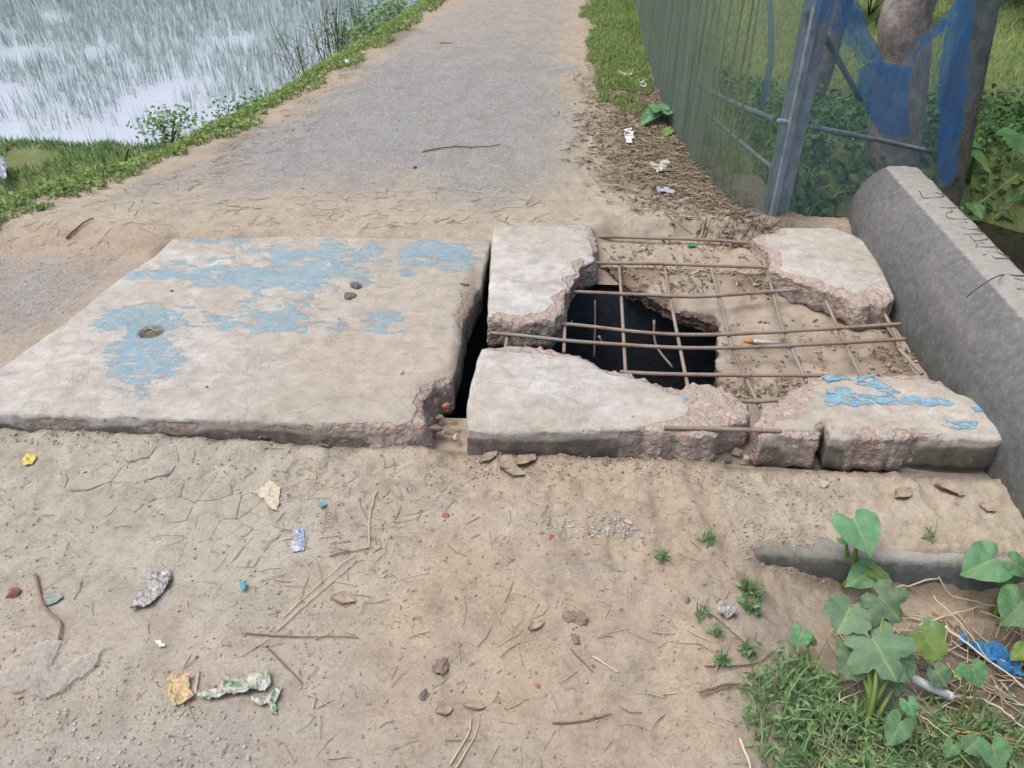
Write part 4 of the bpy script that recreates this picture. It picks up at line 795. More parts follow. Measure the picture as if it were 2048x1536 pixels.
# ------------------------------------------------------------------ net fence
FA_, FEND = (1.068, 3.768), None
fence = thing('net_fence', (1.068, 3.768, gz(1.068, 3.768)), 'green net fence with bamboo strips running along the road', 'fence')
def fence_left():
    yy = np.concatenate([np.linspace(3.768, 4.1, 24), np.linspace(4.13, 12.5, 150)]); bx = XR(yy); T = np.linspace(0, 1, 26); V = []; dn = []
    for i, y in enumerate(yy):
        for t in T:
            z0 = float(gz(bx[i], y)) - .01; z = z0 + t * (1.32 - z0); w_ = .02 * float(fbm(y * 1.0, z * .25, 5, 3, 4)) + .03 * math.sin(t * 3.1) * float(fbm(y, 0, 1.3, 2)); V.append((bx[i] + w_ - .012, y, z)); dn.append(.15 + .6 * float(ss(4.0, 5.0, y)) + .12 * float(fbm(y, z, 3, 2)))
    n = len(T); Fc = np.array([(i * n + k, (i + 1) * n + k, (i + 1) * n + k + 1, i * n + k + 1) for i in range(len(yy) - 1) for k in range(n - 1)])
    build('net', V, Fc, M_NETG, fence, attrs={'dense': dn})
    rg = np.random.default_rng(5)
    for y in list(np.arange(4.0, 8.6, .13)):
        y = y + rg.uniform(-.04, .04); x = float(XR(y)) + .02; lx, ly = rg.normal(0, .015), rg.normal(0, .05)
        v, f = box((0, 0, 0), (.008, rg.uniform(.012, .028), 1.38)); v = np.array(v); v = v + np.stack([lx * v[:, 2], ly * v[:, 2], 0 * v[:, 2]], 1) + np.array([x, y, .62]); build('bamboo_strip', v, f, M_BAMBOO, fence, smooth=False)
    A = (1.09, 3.77); Bq = (float(XR(5.2)) + .03, 5.2)
    for a, b, r in (((1351, 169), (1556, 345), .012), ((1400, 172), (1548, 238), .014), ((1430, 372), (1520, 425), .008)):
        P = [at_wall(*a, A, Bq), at_wall(*b, A, Bq)]; v, f = tube(curve([P[0], (P[0] + P[1]) / 2 + np.array([0, 0, -.01]), P[1]], 10), r, 7); build('rail', v, f, M_POST, fence)
    # square post
    v, f = box((1.10, 3.82, .65), (.095, .09, 1.6), .3); po = build('post', v, f, M_POST, fence, smooth=False)
    v, f = box((1.075, 3.752, .62), (.03, .02, 1.5), .3); build('post_batten', v, f, M_POST, po, smooth=False)
fence_left()
PB = at_depth(1900, 330, 4.35)
bnet = thing('blue_net', (1.35, 4.0, gz(1.35, 3.95)), 'torn blue net hung between the grey post and the leaning post', 'net')
def net_right():
    A = np.array([1.10, 3.79]); B = PB[:2] + np.array([.0, 0.0]); d = B - A; L = np.linalg.norm(d); d /= L; nrm = np.array([d[1], -d[0]])
    if nrm[1] > 0: nrm = -nrm
    def uz(p, q): w_ = at_wall(p, q, A, B); return (w_[:2] - A) @ d, w_[2]
    def wp(u, z, off=0.0): q = A + d * u + nrm * off; return (q[0], q[1], z)
    neck = [uz(*p) for p in ((1560, -60), (1685, -40), (1705, 20), (1735, 90), (1760, 122), (1785, 128), (1803, 122), (1830, 82), (1880, 36), (1925, -8), (1960, -60))]
    nu, nz = zip(*neck); V = []; dn = []; U = np.linspace(-.09, L, 86); T = 1 - (1 - np.linspace(0, 1, 60)) ** 1.6
    for u in U:
        top = float(np.interp(u, nu, nz)); bot = -.1 - .25 * u / L
        for t in T:
            z = bot + t * (top - bot); off = .02 * float(fbm(u, z, 4, 3)) + .02 * float(fbm(u * 2.2, z * .4, 6, 2, 5.)); V.append(wp(u, z, off)); dn.append(.14 + .5 * math.exp(-(1 - t) * abs(top - bot) / .016) + .25 * float(fbm(u * 2.5, z * .6, 5, 3, 8.)))
    n = len(T); Fc = np.array([(i * n + k, (i + 1) * n + k, (i + 1) * n + k + 1, i * n + k + 1) for i in range(len(U) - 1) for k in range(n - 1)])
    build('net_sheet', V, Fc, M_NETB, bnet, attrs={'dense': dn})
    folds = ([(1702, 138), (1735, 122), (1762, 126), (1800, 128), (1812, 132), (1806, 170), (1812, 215), (1808, 268), (1782, 274), (1748, 262), (1728, 225), (1712, 180)],
             [(1880, 45), (1905, 20), (1930, -20), (1926, 100), (1918, 190), (1908, 280), (1896, 345), (1880, 370), (1862, 350), (1868, 250), (1862, 200), (1868, 130)],
             [(1655, -30), (1690, -30), (1710, 30), (1738, 92), (1764, 128), (1752, 150), (1725, 118), (1690, 75), (1665, 30)],
             [(1803, 125), (1830, 82), (1880, 36), (1920, -8), (1930, -30), (1905, -20), (1868, 28), (1822, 74)],
             [(1600, -20), (1655, -30), (1672, 40), (1720, 128), (1700, 120), (1650, 60), (1610, 30)])
    for k, pl in enumerate(folds):
        P = [];
        for j in range(len(pl)):
            a, b = np.array(uz(*pl[j])), np.array(uz(*pl[(j + 1) % len(pl)])); m = max(1, int(np.linalg.norm(b - a) / .02))
            for q in range(m): P.append(a + (b - a) * q / m + .004 * G.normal(0, 1, 2))
        P = np.array(P); m = len(P); lo, hi = P.min(0), P.max(0); gx, gy = np.meshgrid(np.arange(lo[0], hi[0], .018), np.arange(lo[1], hi[1], .018)); I = np.stack([gx.ravel(), gy.ravel()], 1); I = I[inside(I, P)]
        vo, eo, fo, *_ = delaunay_2d_cdt([Vector(p) for p in P] + [Vector(p) for p in I], [(j, (j + 1) % m) for j in range(m)], [list(range(m))], 1, 1e-5)
        W = np.array([(v.x, v.y) for v in vo]); off = .03 + .012 * k + .022 * fbm(W[:, 0] * 3, W[:, 1] * .6, 8, 2, k) ; V = [wp(u, z, o_) for (u, z), o_ in zip(W, off)]
        build('net_fold', V, [tuple(f) for f in fo], M_NETF, bnet, attrs={'dense': (.35, .5, .3, .6, .05)[k] + .35 * fbm(W[:, 0] * 3, W[:, 1] * .7, 7, 2, k + 3.)})
    pr = [at_wall(1556, 241, A, B), at_wall(1700, 268, A, B), at_wall(1862, 303, A, B)]; v, f = tube(curve(pr, 10), .012, 7); build('rail', v, f, M_POST, bnet)
    pr = [at_wall(1600, 25, A, B), at_wall(1640, 75, A, B), at_wall(1715, 205, A, B)]; pr = [p + np.array([.03, .05, 0]) for p in pr]; v, f = tube(curve(pr, 10), .014, 7); build('brace', v, f, M_POST, bnet)
    pr = [at_wall(1500, 428, A, B), at_wall(1600, 443, A, B), at_wall(1705, 452, A, B)]; v, f = tube(curve(pr, 12), .008, 6); build('bottom_rail', v, f, M_POST, bnet)
    A2 = (1.09, 3.77); B2 = (float(XR(5.2)), 5.2); pl = [(1545, -5), (1557, -5), (1561, 60), (1560, 120), (1552, 180), (1540, 214), (1531, 214), (1533, 185), (1547, 120), (1548, 60)]
    P = [at_wall(a, b, A2, B2) + np.array([-.03, -.01, 0]) for a, b in pl]; n = len(P)
    build('net_strand', P, [(i, i + 1, n - 2 - i, n - 1 - i) for i in range(n // 2 - 1)], M_NETF, bnet, smooth=False, attrs={'dense': [.3] * n})
net_right()
# leaning post at the end of the net, and tree trunks
def leaning():
    V = []; P0 = at_depth(1893, 400, 4.5); P1 = at_depth(1962, -5, 4.5); P0 = P0 + (P0 - P1) * .7; P1 = P1 + (P1 - P0) * .55; n = 10; hs = np.linspace(0, 1, 40); Fc = []
    for h in hs:
        c = P0 + (P1 - P0) * h; r = .045 + .075 * h
        for k in range(n):
            a = 2 * math.pi * k / n; q = 1 + .16 * float(fbm(h * 4, k * .5, 2, 2)) + (.22 if k in (0, 5) else 0); V.append((c[0] + r * q * math.cos(a), c[1] + r * q * .8 * math.sin(a), c[2]))
    Fc = [(i * n + k, i * n + (k + 1) % n, (i + 1) * n + (k + 1) % n, (i + 1) * n + k) for i in range(len(hs) - 1) for k in range(n)] + [tuple(range((len(hs) - 1) * n, len(hs) * n))]
    tag(build('leaning_post', V, Fc, M_LOG, origin=tuple(P0)), 'mossy brown leaning wooden post beside the blue net', 'post')
leaning()
def tree(label, pts, rads, mat, crown_c, crown_r, n, cat='tree'):
    n = int(n * .4)
    t = thing('tree', tuple(pts[0]), label, cat); P = curve(pts, 40); R_ = np.interp(np.linspace(0, 1, len(P)), np.linspace(0, 1, len(rads)), rads); v, f = tube(P, list(R_), 18)
    v = np.array(v); v[:, 0] += .012 * fbm(v[:, 2], v[:, 1], 5, 3); v[:, 1] += .012 * fbm(v[:, 2], v[:, 0], 5, 3, 3.); tk = build('trunk', v, f, mat, t)
    top = np.array(P[-1])
    for k in range(6):
        a = k * 1.05 + .3; e = top + np.array([math.cos(a) * crown_r * .7, math.sin(a) * crown_r * .7, crown_r * (.3 + .12 * k)]); s = np.array(P[-4]); v, f = tube(curve([s, (s + e) / 2 + np.array([0, 0, -.1]), e], 8), list(np.linspace(rads[-1] * .55, .015, 9)), 6); build('limb', v, f, mat, tk)
    c = np.array(crown_c); cl = G.normal(0, 1, (26, 3)); cl = c + cl / np.linalg.norm(cl, axis=1)[:, None] * crown_r * np.array([1, 1, .6]) * G.random((26, 1)) ** .4
    Pp = cl[G.integers(0, 26, n)] + G.normal(0, crown_r * .2, (n, 3)); V, T, tone = leaves_mesh(Pp, .07 + .09 * G.random(n), .28, G, .6)
    build('crown', V, T, M_BUSH, t, smooth=False, attrs={'tone': tone})
b0 = at_depth(1775, 400, 5.5); b1 = at_depth(1806, 130, 5.5); b2 = at_depth(1822, 0, 5.5)
b0[2] = max(b0[2], -.8)
tree('stout grey-brown tree trunk behind the blue net', [b0 + (b0 - b1) * .2, b0, b1, b2, b2 + np.array([.15, .1, 1.2]), b2 + np.array([.2, .2, 2.4])], [.2, .18, .165, .15, .12, .09], M_BARK, b2 + np.array([.4, .5, 3.4]), 1.5, 2600)
c0 = at(1628, 192, -.2); c1 = c0 + np.array([.1, 0, 1.4])
tree('slim dark tree trunk behind the grey fence post', [c0 - np.array([0, 0, .2]), c0, c1, c1 + np.array([.1, .1, 2.0])], [.1, .085, .075, .05], M_BARK, c1 + np.array([.2, .3, 2.8]), 1.1, 1200)
def shrub(label, x, y, r, h, n, mat=M_BUSH, size=.06, asp=.3):
    z0 = float(gz(x, y)); t = thing('shrub', (x, y, z0), label, 'shrub'); parts = []; cl = []
    for k in range(9):
        a = k * .7 + G.random(); e = np.array([x + r * .8 * math.cos(a) * G.random(), y + r * .8 * math.sin(a) * G.random(), z0 + h * (.5 + .5 * G.random())]); cl.append(e)
        parts.append(tube(curve([(x, y, z0), (np.array([x, y, z0]) + e) / 2 + np.array([0, 0, .05 * h]), e], 6), [.008, .007, .006, .005, .004, .003, .003][:7], 5))
    v, f = merge(parts); build('stems', v, f, M_TWIG, t); cl = np.array(cl)
    P = cl[G.integers(0, len(cl), n)] + G.normal(0, 1, (n, 3)) * np.array([r * .35, r * .35, h * .2]); P[:, 2] = np.maximum(P[:, 2], z0 + .02); V, T, tone = leaves_mesh(P, size * (.6 + .8 * G.random(n)), asp, G, .5); build('foliage', V, T, mat, t, smooth=False, attrs={'tone': tone})
for lab, p, r, h, n in (('dark green shrub behind the stout trunk', (1735, 45), .6, .9, 1300), ('dense green bush at the far edge of the lawn', (2010, 10), .8, 1.0, 1700), ('broad bush beside the far lawn corner', (2120, 60), .8, 1.0, 1500), ('leafy bush beyond the leaning post', (1890, -10), .7, .9, 1300)):
    q = at(*p, -.25); shrub(lab, q[0], q[1], r, h, n, M_BUSH, .1)
# weeds and twiggy plants along the paddy edge
for lab, p, r, h, n, s in (('feathery green weed at the paddy edge beside the dark bush', (470, 243), .16, .24, 420, .03), ('dark little bush at the paddy edge', (515, 218), .14, .2, 380, .03), ('small sprawling weed near the broad leaves', (345, 310), .14, .16, 240, .035), ('low leafy weed below the bare twigs', (545, 200), .16, .16, 260, .035), ('round green weed beside the road verge', (585, 150), .12, .16, 220, .045), ('leafy weed clump at the top of the verge', (735, 70), .3, .25, 420, .06), ('far leafy weed clump on the verge', (800, 25), .3, .28, 420, .06)):
    q = at(*p, -.3); shrub(lab, q[0], q[1], r * 1.5, h * 1.35, int(n * 1.7), M_BUSH if 'dark' in lab else M_WEED, s)
def twiggy(label, px, py, h, lean, k):
    q = at(px, py, -.35); z0 = float(gz(q[0], q[1])); b = np.array([q[0], q[1], z0]); t = thing('dry_plant', tuple(b), label, 'dry plant'); parts = []; P = []
    for i in range(k):
        a = G.random() * 6.28; e = b + np.array([math.cos(a) * .12 + lean, math.sin(a) * .15, h * (.7 + .4 * G.random())]); m = (b + e) / 2 + G.normal(0, .02, 3); c = curve([b + np.array([math.cos(a) * .03, math.sin(a) * .03, 0]), m, e], 8); parts.append(tube(c, list(np.linspace(.005, .002, len(c))), 5))
        for j in (3, 5, 6): s = c[j]; d = s + np.array([G.normal(0, .06), G.normal(0, .06), .1 * G.random() + .03]); parts.append(tube([s, d], [.0025, .0012], 4)); P.append(d); P.append((s + d) / 2)
    v, f = merge(parts); build('twigs', v, f, M_TWIG, t); P = np.array(P); V, T, tone = leaves_mesh(P, .02 + .025 * G.random(len(P)), .3, G, .4); build('leaves', V, T, M_WEED, t, smooth=False, attrs={'tone': tone})
for i, (x, y, h, l) in enumerate(((610, 140, .5, -.16), (650, 130, .55, -.05), (690, 100, .55, -.08), (665, 95, .6, .05), (720, 70, .55, .02))):
    h *= 1.35; twiggy(['leaning twiggy dry plant over the paddy water', 'tall bare twig plant in the middle of the twig row', 'second bare twig plant from the verge weeds', 'slender upright dry stems above the verge', 'bare twig plant nearest the verge weeds at the top'][i], x, y, h, l, 9)

# ------------------------------------------------------------------ near plants
def heart(n=9, w=1.0):
    half = [(0, 1.0), (.16, .80), (.34, .54), (.46, .24), (.49, -.04), (.44, -.30), (.31, -.47), (.16, -.44), (.05, -.22), (0, -.1)]
    P = [np.array([a * w, b]) for a, b in half] + [np.array([-a * w, b]) for a, b in half[-2:0:-1]]; return [p for p in curve(P + [P[0]], 60)[:-1]]
def lobed(k=5, depth=.3):
    out = []
    for t in np.linspace(0, 2 * math.pi, 66, endpoint=False):
        r = .42 + depth * abs(math.cos(k * t / 2)) ** .8 * (1 - .18 * math.cos(t - math.pi)); r *= (.55 if abs(t - math.pi) < .16 else 1) * (1 + .04 * math.cos(17 * t)); out.append(np.array([math.sin(t) * r, math.cos(t) * r]))
    return out
def leaf_mesh(name, out, curl=.22, wave=.05, nv=7, seed=0):
    P = np.array(out); m = len(P); gx, gy = np.meshgrid(np.arange(-.7, .7, .085), np.arange(-.6, 1, .085)); I = np.stack([gx.ravel(), gy.ravel()], 1); I = I[inside(I, P * .95)]
    I = np.concatenate([I[np.abs(I[:, 0]) > .04], np.stack([np.zeros(14), np.linspace(-.08, .9, 14)], 1)]); I = I[inside(I, P * .97)]
    vo, eo, fo, *_ = delaunay_2d_cdt([Vector(p) for p in P] + [Vector(p) for p in I], [(j, (j + 1) % m) for j in range(m)], [list(range(m))], 1, 1e-5)
    W = np.array([(v.x, v.y) for v in vo]); r = np.hypot(W[:, 0], W[:, 1]); th = np.arctan2(W[:, 0], W[:, 1])
    z = .18 * np.abs(W[:, 0]) - curl * r ** 2 + wave * np.sin(th * nv + seed) * r + .05 * np.sin(th * 13 + seed * 2) * r ** 3 + .05 * fbm(W[:, 0], W[:, 1], 3, 2, seed + 1.)
    vein = np.exp(-(W[:, 0] / .022) ** 2); tone = np.clip(.5 + .35 * fbm(W[:, 0], W[:, 1], 3, 2, seed) + .1 * np.cos(th * nv), 0, 1)
    me = mesh_np(name, np.stack([W[:, 0], W[:, 1], z], 1), [tuple(f) for f in fo]); attr(me, 'vein', vein); attr(me, 'tone', tone); return me
HEARTS = [leaf_mesh('heart_leaf', heart(9, w_), c_, .05, 6, sd_) for w_, c_, sd_ in ((1.15, .2, 0), (1.0, .3, 2), (.85, .15, 4))]
LOBES = [leaf_mesh('lobed_leaf', lobed(5, .3), .25, .06, 5, 1), leaf_mesh('lobed_leaf', lobed(3, .22), .2, .05, 4, 3), leaf_mesh('round_leaf', lobed(5, .08), .2, .04, 6, 5)]
def with_mat(me, mat, _c={}):
    k = (me.name, mat.name)
    if k not in _c: q = me.copy(); q.materials.clear(); q.materials.append(mat); _c[k] = q
    return _c[k]
def put_leaf(pl, me, mat, a, t, z, sc=1.0, tilt=.25, rise=None):
    """a: where the stalk joins, t: leaf tip (photo points at height z); tilt lets the tip hang"""
    P0 = at(a[0], a[1], z); P1 = at(t[0], t[1], z - tilt * .08 if rise is None else z + rise); d = P1 - P0; L = np.linalg.norm(d); y = d / L; up = np.array([-.05, -.35, 1.0]); x = np.cross(y, up); x /= np.linalg.norm(x); zz = np.cross(x, y)
    if 'lobed' in me.name or 'round' in me.name: L = L * 1.45
    else: L = L * .9
    o = bpy.data.objects.new('leaf', with_mat(me, mat)); COL.objects.link(o); o.parent = pl; q = P0 - np.array(pl.location); s = L * sc
    o.matrix_local = Matrix(((x[0] * s, y[0] * L, zz[0] * s, q[0]), (x[1] * s, y[1] * L, zz[1] * s, q[1]), (x[2] * s, y[2] * L, zz[2] * s, q[2]), (0, 0, 0, 1)))
    return P0
def plant(name, label, cat, base, leaves, zb, r=.006, mat=M_TARO, hub=None):
    b = at(base[0], base[1], zb); b[2] = float(gz(b[0], b[1])); pl = thing(name, tuple(b), label, cat)
    for i, (me, a, t, h, sc, mt, *rz) in enumerate(leaves):
        P0 = put_leaf(pl, me, mt or mat, a, t, b[2] + h, sc, rise=rz[0] if rz else None); st_ = b + np.array([.012 * math.cos(i * 2.1), .012 * math.sin(i * 2.1), -.01]); mid = (st_ + P0) / 2 + np.array([0, 0, .12 * h]) + .15 * (st_ - P0) * np.array([1, 1, 0])
        v, f = tube(curve([st_, mid, P0 - np.array([0, 0, .002])], 10), list(np.linspace(r, r * .45, 11)), 6); build('stem', v, f, M_STEM, pl, attrs={'tone': [.5] * len(v)})
    return pl
H0, H1, H2 = HEARTS; L0, L1, L2 = LOBES; Y_ = M_YOUNG
plant('taro_plant', 'tall taro plant with one big heart leaf over the concrete ledge', 'plant', (1688, 1165), [(H0, (1712, 1048), (1750, 1112), .24, 1.25, None), (H2, (1692, 1082), (1668, 1072), .17, 1.0, Y_), (H1, (1738, 1145), (1688, 1172), .09, 1.1, None), (H2, (1752, 1145), (1794, 1168), .1, .9, Y_)], -.25, .008)
plant('taro_plant', 'taro plant with two leaves spreading before the ledge face', 'plant', (1994, 1222), [(H0, (1982, 1122), (1920, 1146), .2, 1.25, None), (H0, (2030, 1128), (2070, 1150), .2, 1.2, None), (H1, (2005, 1150), (2030, 1190), .15, 1.2, None)], -.28, .008)
plant('taro_plant', 'single taro leaf above the blue rag', 'plant', (2050, 1330), [(H0, (2042, 1208), (2006, 1250), .17, 1.3, None), (H1, (2046, 1300), (2020, 1322), .08, 1.1, Y_)], -.29)
plant('gourd_plant', 'bushy plant with large dull green lobed leaves among the weeds', 'plant', (1738, 1445), [(L2, (1695, 1228), (1672, 1275), .2, 1.15, M_LOBED), (L0, (1768, 1204), (1800, 1238), .22, 1.35, M_LOBED), (L0, (1755, 1296), (1790, 1352), .17, 1.25, M_LOBED), (L1, (1712, 1320), (1694, 1356), .13, 1.2, M_LOBED), (L1, (1800, 1320), (1836, 1330), .14, 1.2, M_LOBED), (L1, (1755, 1246), (1740, 1270), .16, 1.1, M_LOBED), (L2, (1790, 1372), (1800, 1400), .08, 1.0, M_LOBED)], -.25, .009)
plant('seedling', 'small seedling with two round leaves beside the sandy slope', 'plant', (1615, 1325), [(H0, (1603, 1268), (1588, 1296), .09, 1.3, None), (H2, (1622, 1280), (1640, 1292), .07, 1.1, Y_)], -.2, .004)
plant('vine_plant', 'yellow-green three-lobed leaves above the white tube', 'plant', (1868, 1400), [(L1, (1856, 1280), (1884, 1318), .15, 1.3, Y_), (L2, (1878, 1350), (1900, 1380), .1, 1.2, M_LOBED), (H1, (1862, 1248), (1846, 1270), .17, 1.2, M_LOBED)], -.28, .005)
plant('taro_plant', 'young taro leaf on a thin stalk beside the white tube', 'plant', (1930, 1440), [(H0, (1945, 1338), (1966, 1380), .16, 1.35, None), (H2, (1925, 1342), (1905, 1356), .15, 1.2, Y_)], -.28, .005)
plant('taro_plant', 'pair of small pale heart leaves in the middle of the weeds', 'plant', (1825, 1500), [(H1, (1818, 1408), (1832, 1442), .12, 1.3, None), (H1, (1800, 1448), (1776, 1498), .1, 1.0, None)], -.28, .004)
plant('taro_plant', 'taro plant with a broad leaf at the bottom edge of the weeds', 'plant', (1985, 1580), [(H0, (1985, 1495), (2005, 1550), .15, 1.3, None), (L2, (1945, 1490), (1925, 1508), .1, 1.2, M_LOBED), (H1, (1905, 1492), (1893, 1520), .09, 1.2, None)], -.28, .005)
# low weeds around them
def weeds():
    g = G; xy = np.concatenate([in_poly([(1470, 1410), (1530, 1330), (1600, 1325), (1690, 1360), (1760, 1400), (1900, 1420), (2060, 1400), (2060, 1580), (1500, 1580), (1462, 1470)], 850, g, -.22), in_poly([(1700, 1430), (2060, 1400), (2060, 1580), (1700, 1580)], 500, g, -.27), in_poly([(1540, 1340), (1680, 1350), (1740, 1480), (1560, 1520)], 500, g, -.22)]); P = on_ground(xy); n = len(P); P[:, 2] += .055 * g.random(n) ** 1.3
    l = leaves_mesh(P, .012 + .022 * g.random(n), .17, g, .4); Q = on_ground(in_poly([(1480, 1400), (1600, 1320), (1760, 1400), (2060, 1420), (2060, 1580), (1500, 1580)], 900, g, -.22)); b = blades_mesh(Q, .03 + .06 * g.random(900), .003 + .003 * g.random(900), 1.3, g)
    stuff('weeds', cat3(l, b), M_WEED, 'low creeping weeds covering the sunken dirt corner', 'weeds')
    for (x, y, r, k), lab in zip(((1500, 1180, 36, 60), (1410, 1105, 22, 24), (1395, 1250, 26, 16), (1440, 1345, 16, 20), (1425, 1290, 18, 14), (1320, 1140, 14, 14), (1498, 1220, 30, 40), (1852, 1090, 10, 10), (1490, 1310, 26, 26)), ('leafy weed sprig on the sand beside the crumpled paper', 'small grass tuft below the ledge end', 'flat little sprig in the bare sand', 'tiny weed sprig beside the long brown twig', 'tiny sprig between the two thin twigs', 'thin grass sprig at the foot of the gravel streak', 'spreading weed sprig just below the leafy one', 'thin yellow grass blade on the ledge edge', 'weed sprig at the corner of the green patch')):
        xy = np.array([at(x + np.clip(G.normal(0, r * .35), -r * .6, r * .6), y + np.clip(G.normal(0, r * .22), -r * .4, r * .4), -.15)[:2] for _ in range(k)]); P = on_ground(xy, .003); P[:, 2] += .02 * G.random(k); P[0] = P.mean(0); V, T, tone = cat3(leaves_mesh(P, .012 + .018 * G.random(k), .22, G, .4), blades_mesh(P, .02 + .03 * G.random(k), .003 + 0 * P[:, 0], 1.2, G))
        tag(build('weed_sprig', V, T, M_WEED, smooth=False, attrs={'tone': tone}), lab, 'weed', 'weed sprigs on the dirt')
weeds()
# broad leaves at the paddy bund and behind the parapet
plant('broad_leaf_plant', 'upright broad yellow-green leaf beside the paddy bund', 'plant', (245, 345), [(H2, (244, 325), (247, 286), .05, 1.0, Y_, .17), (H2, (256, 305), (264, 278), .1, .5, Y_, .12)], -.25, .006)
plant('broad_leaf_plant', 'long arching leaf lying over the verge grass', 'plant', (160, 375), [(H2, (205, 348), (155, 366), .12, .8, Y_)], -.25, .006)
plant('broad_leaf_plant', 'dark pointed leaf at the edge of the paddy water', 'plant', (300, 325), [(H2, (310, 310), (272, 298), .1, .7, M_BUSH)], -.3, .006)
plant('banana_sprout', 'arching long bright leaf beside the leaning post', 'plant', (1925, 390), [(H2, (1942, 292), (1992, 352), .5, .55, Y_, -.15), (H2, (1945, 290), (1898, 280), .5, .4, M_TARO, .05)], -.5, .012)
plant('taro_plant', 'dark taro clump in the ditch behind the parapet', 'plant', (2060, 420), [(H0, (2048, 275), (2065, 310), .5, 1.1, M_BUSH), (H1, (2035, 390), (2012, 402), .2, 1.1, M_BUSH), (H1, (2010, 425), (2030, 436), .1, 1.1, M_BUSH), (H1, (1950, 412), (1968, 434), .2, 1.0, M_BUSH), (H1, (2036, 330), (2048, 348), .35, 1.0, Y_)], -.6, .012)
plant('broad_leaf_plant', 'leafy weed at the foot of the net fence', 'plant', (1330, 250), [(H2, (1308, 225), (1280, 248), .08, .7, M_TARO), (H2, (1325, 220), (1338, 205), .1, .8, M_TARO), (H2, (1335, 262), (1325, 275), .04, 1.2, Y_), (H2, (1318, 215), (1305, 200), .1, .7, M_TARO)], -.02, .004)

# ------------------------------------------------------------------ litter, twigs, stones
def sheet_item(name, label, cat, pix, mat, z=None, dz=.004, amp=.006, fq=26, step=.006, group=None, surf=None, parent=None):
    Pw = []
    for j in range(len(pix)):
        a, b = at(*pix[j], -.1 if z is None else z), at(*pix[(j + 1) % len(pix)], -.1 if z is None else z); m = max(1, int(np.linalg.norm(b - a) / step))
        for q in range(m): p_ = (a + (b - a) * q / m)[:2]; Pw.append(p_ + .9 * step * np.array([float(fbm(p_[0], p_[1], 90, 2, 1.)), float(fbm(p_[0], p_[1], 90, 2, 6.))]))
    P = np.array(Pw); m = len(P); lo, hi = P.min(0), P.max(0); gx, gy = np.meshgrid(np.arange(lo[0], hi[0], step), np.arange(lo[1], hi[1], step)); I = np.stack([gx.ravel(), gy.ravel()], 1); I = I[inside(I, P)] if len(I) else I
    vo, eo, fo, *_ = delaunay_2d_cdt([Vector(p) for p in P] + [Vector(p) for p in I], [(j, (j + 1) % m) for j in range(m)], [list(range(m))], 1, 1e-5)
    W = np.array([(v.x, v.y) for v in vo]); sd_ = sum(map(ord, label)) % 37; zz = (gz(W[:, 0], W[:, 1]) if surf is None else np.full(len(W), surf)) + dz + amp * (.5 + .5 * fbm(W[:, 0], W[:, 1], fq, 3, sd_)) + amp * 1.1 * np.abs(fbm(W[:, 0] * 1.0, W[:, 1], fq * 2.2, 2, sd_ + 3.))
    n = len(W); V = np.concatenate([np.stack([W[:, 0], W[:, 1], zz], 1), np.stack([W[:, 0], W[:, 1], zz - .0009], 1)]); F_ = [tuple(f) for f in fo]; F_ = F_ + [tuple(i + n for i in f[::-1]) for f in F_]
    o = build(name, V, F_, mat, parent, smooth=False)
    return tag(o, label, cat, group) if parent is None else o
def film(name, c, f, rough=.25):
    m = Mat(name, rough, .5); n = m.noise(60, 3); col = m.ramp(n, [(.3, tuple(v * .8 for v in C(*c)[:3]) + (1,)), (.7, C(*c))]); m.done(col); m.holes(f); return m.m
def print_mat(name, stops, sc=50, rough=.35):
    m = Mat(name, rough, .45); n = m.noise(sc, 3, .6, dist=.6); col = m.ramp(n, [(p, C(*c)) for p, c in stops], 'CONSTANT'); return m.done(m.mix(m.ramp(m.noise(55, 5, .7), [(.42, .1), (.62, .75)]), col, C(184, 168, 148)))
K_WHITE, K_YEL, K_CREAM = chip('white_tissue', (226, 226, 222)), chip('yellow_plastic', (214, 196, 110)), chip('cream_paper', (204, 190, 168))
K_BLUEP = print_mat('blue_print', [(0, (70, 130, 196)), (.42, (110, 172, 214)), (.5, (222, 222, 226)), (.58, (170, 120, 160)), (.64, (60, 104, 176))], 130)
K_NAVY = print_mat('navy_print', [(0, (66, 66, 120)), (.45, (220, 220, 226)), (.55, (90, 90, 150)), (.66, (80, 130, 200))], 90)
K_SILV = print_mat('silver_foil', [(0, (96, 98, 108)), (.4, (140, 142, 150)), (.5, (176, 176, 180)), (.6, (206, 206, 206))], 80, .3)
K_GRN = print_mat('green_print', [(0, (74, 150, 108)), (.47, (196, 196, 186)), (.6, (214, 212, 204))], 45)
K_PACK = print_mat('yellow_green_print', [(0, (70, 148, 104)), (.36, (204, 178, 120)), (.62, (196, 90, 90)), (.68, (216, 212, 204))], 40)
K_TEAL, K_GREEN, K_RAG = chip('teal_scrap', (96, 160, 172)), chip('green_scrap', (60, 140, 100)), chip('blue_rag', (58, 124, 172))
K_RED, K_DARK, K_GREY = chip('brick_red', (172, 104, 84)), chip('dark_clod', (112, 106, 100)), chip('grey_chip', (150, 158, 148))
K_MUD, K_STONE, K_CHUNK = chip('mud_lump', (140, 122, 108)), chip('pale_stone', (186, 180, 170)), chip('concrete_chunk', (158, 142, 130)); K_PINK = chip('pink_rubble', (156, 128, 114)); K_TWIGD = chip('brown_twig', (128, 104, 84)); K_ORG = chip('orange_straw', (196, 150, 100))
sheet_item('plastic_scrap', 'crumpled yellow plastic scrap on the dirt before the painted slab', 'litter', [(52, 936), (60, 922), (78, 922), (80, 932), (68, 944), (55, 944)], K_YEL)
sheet_item('tissue', 'crumpled white tissue at the front edge of the painted slab', 'litter', [(520, 890), (535, 878), (548, 869), (562, 872), (568, 882), (552, 886), (535, 893), (524, 895)], K_WHITE, dz=.008, amp=.012)
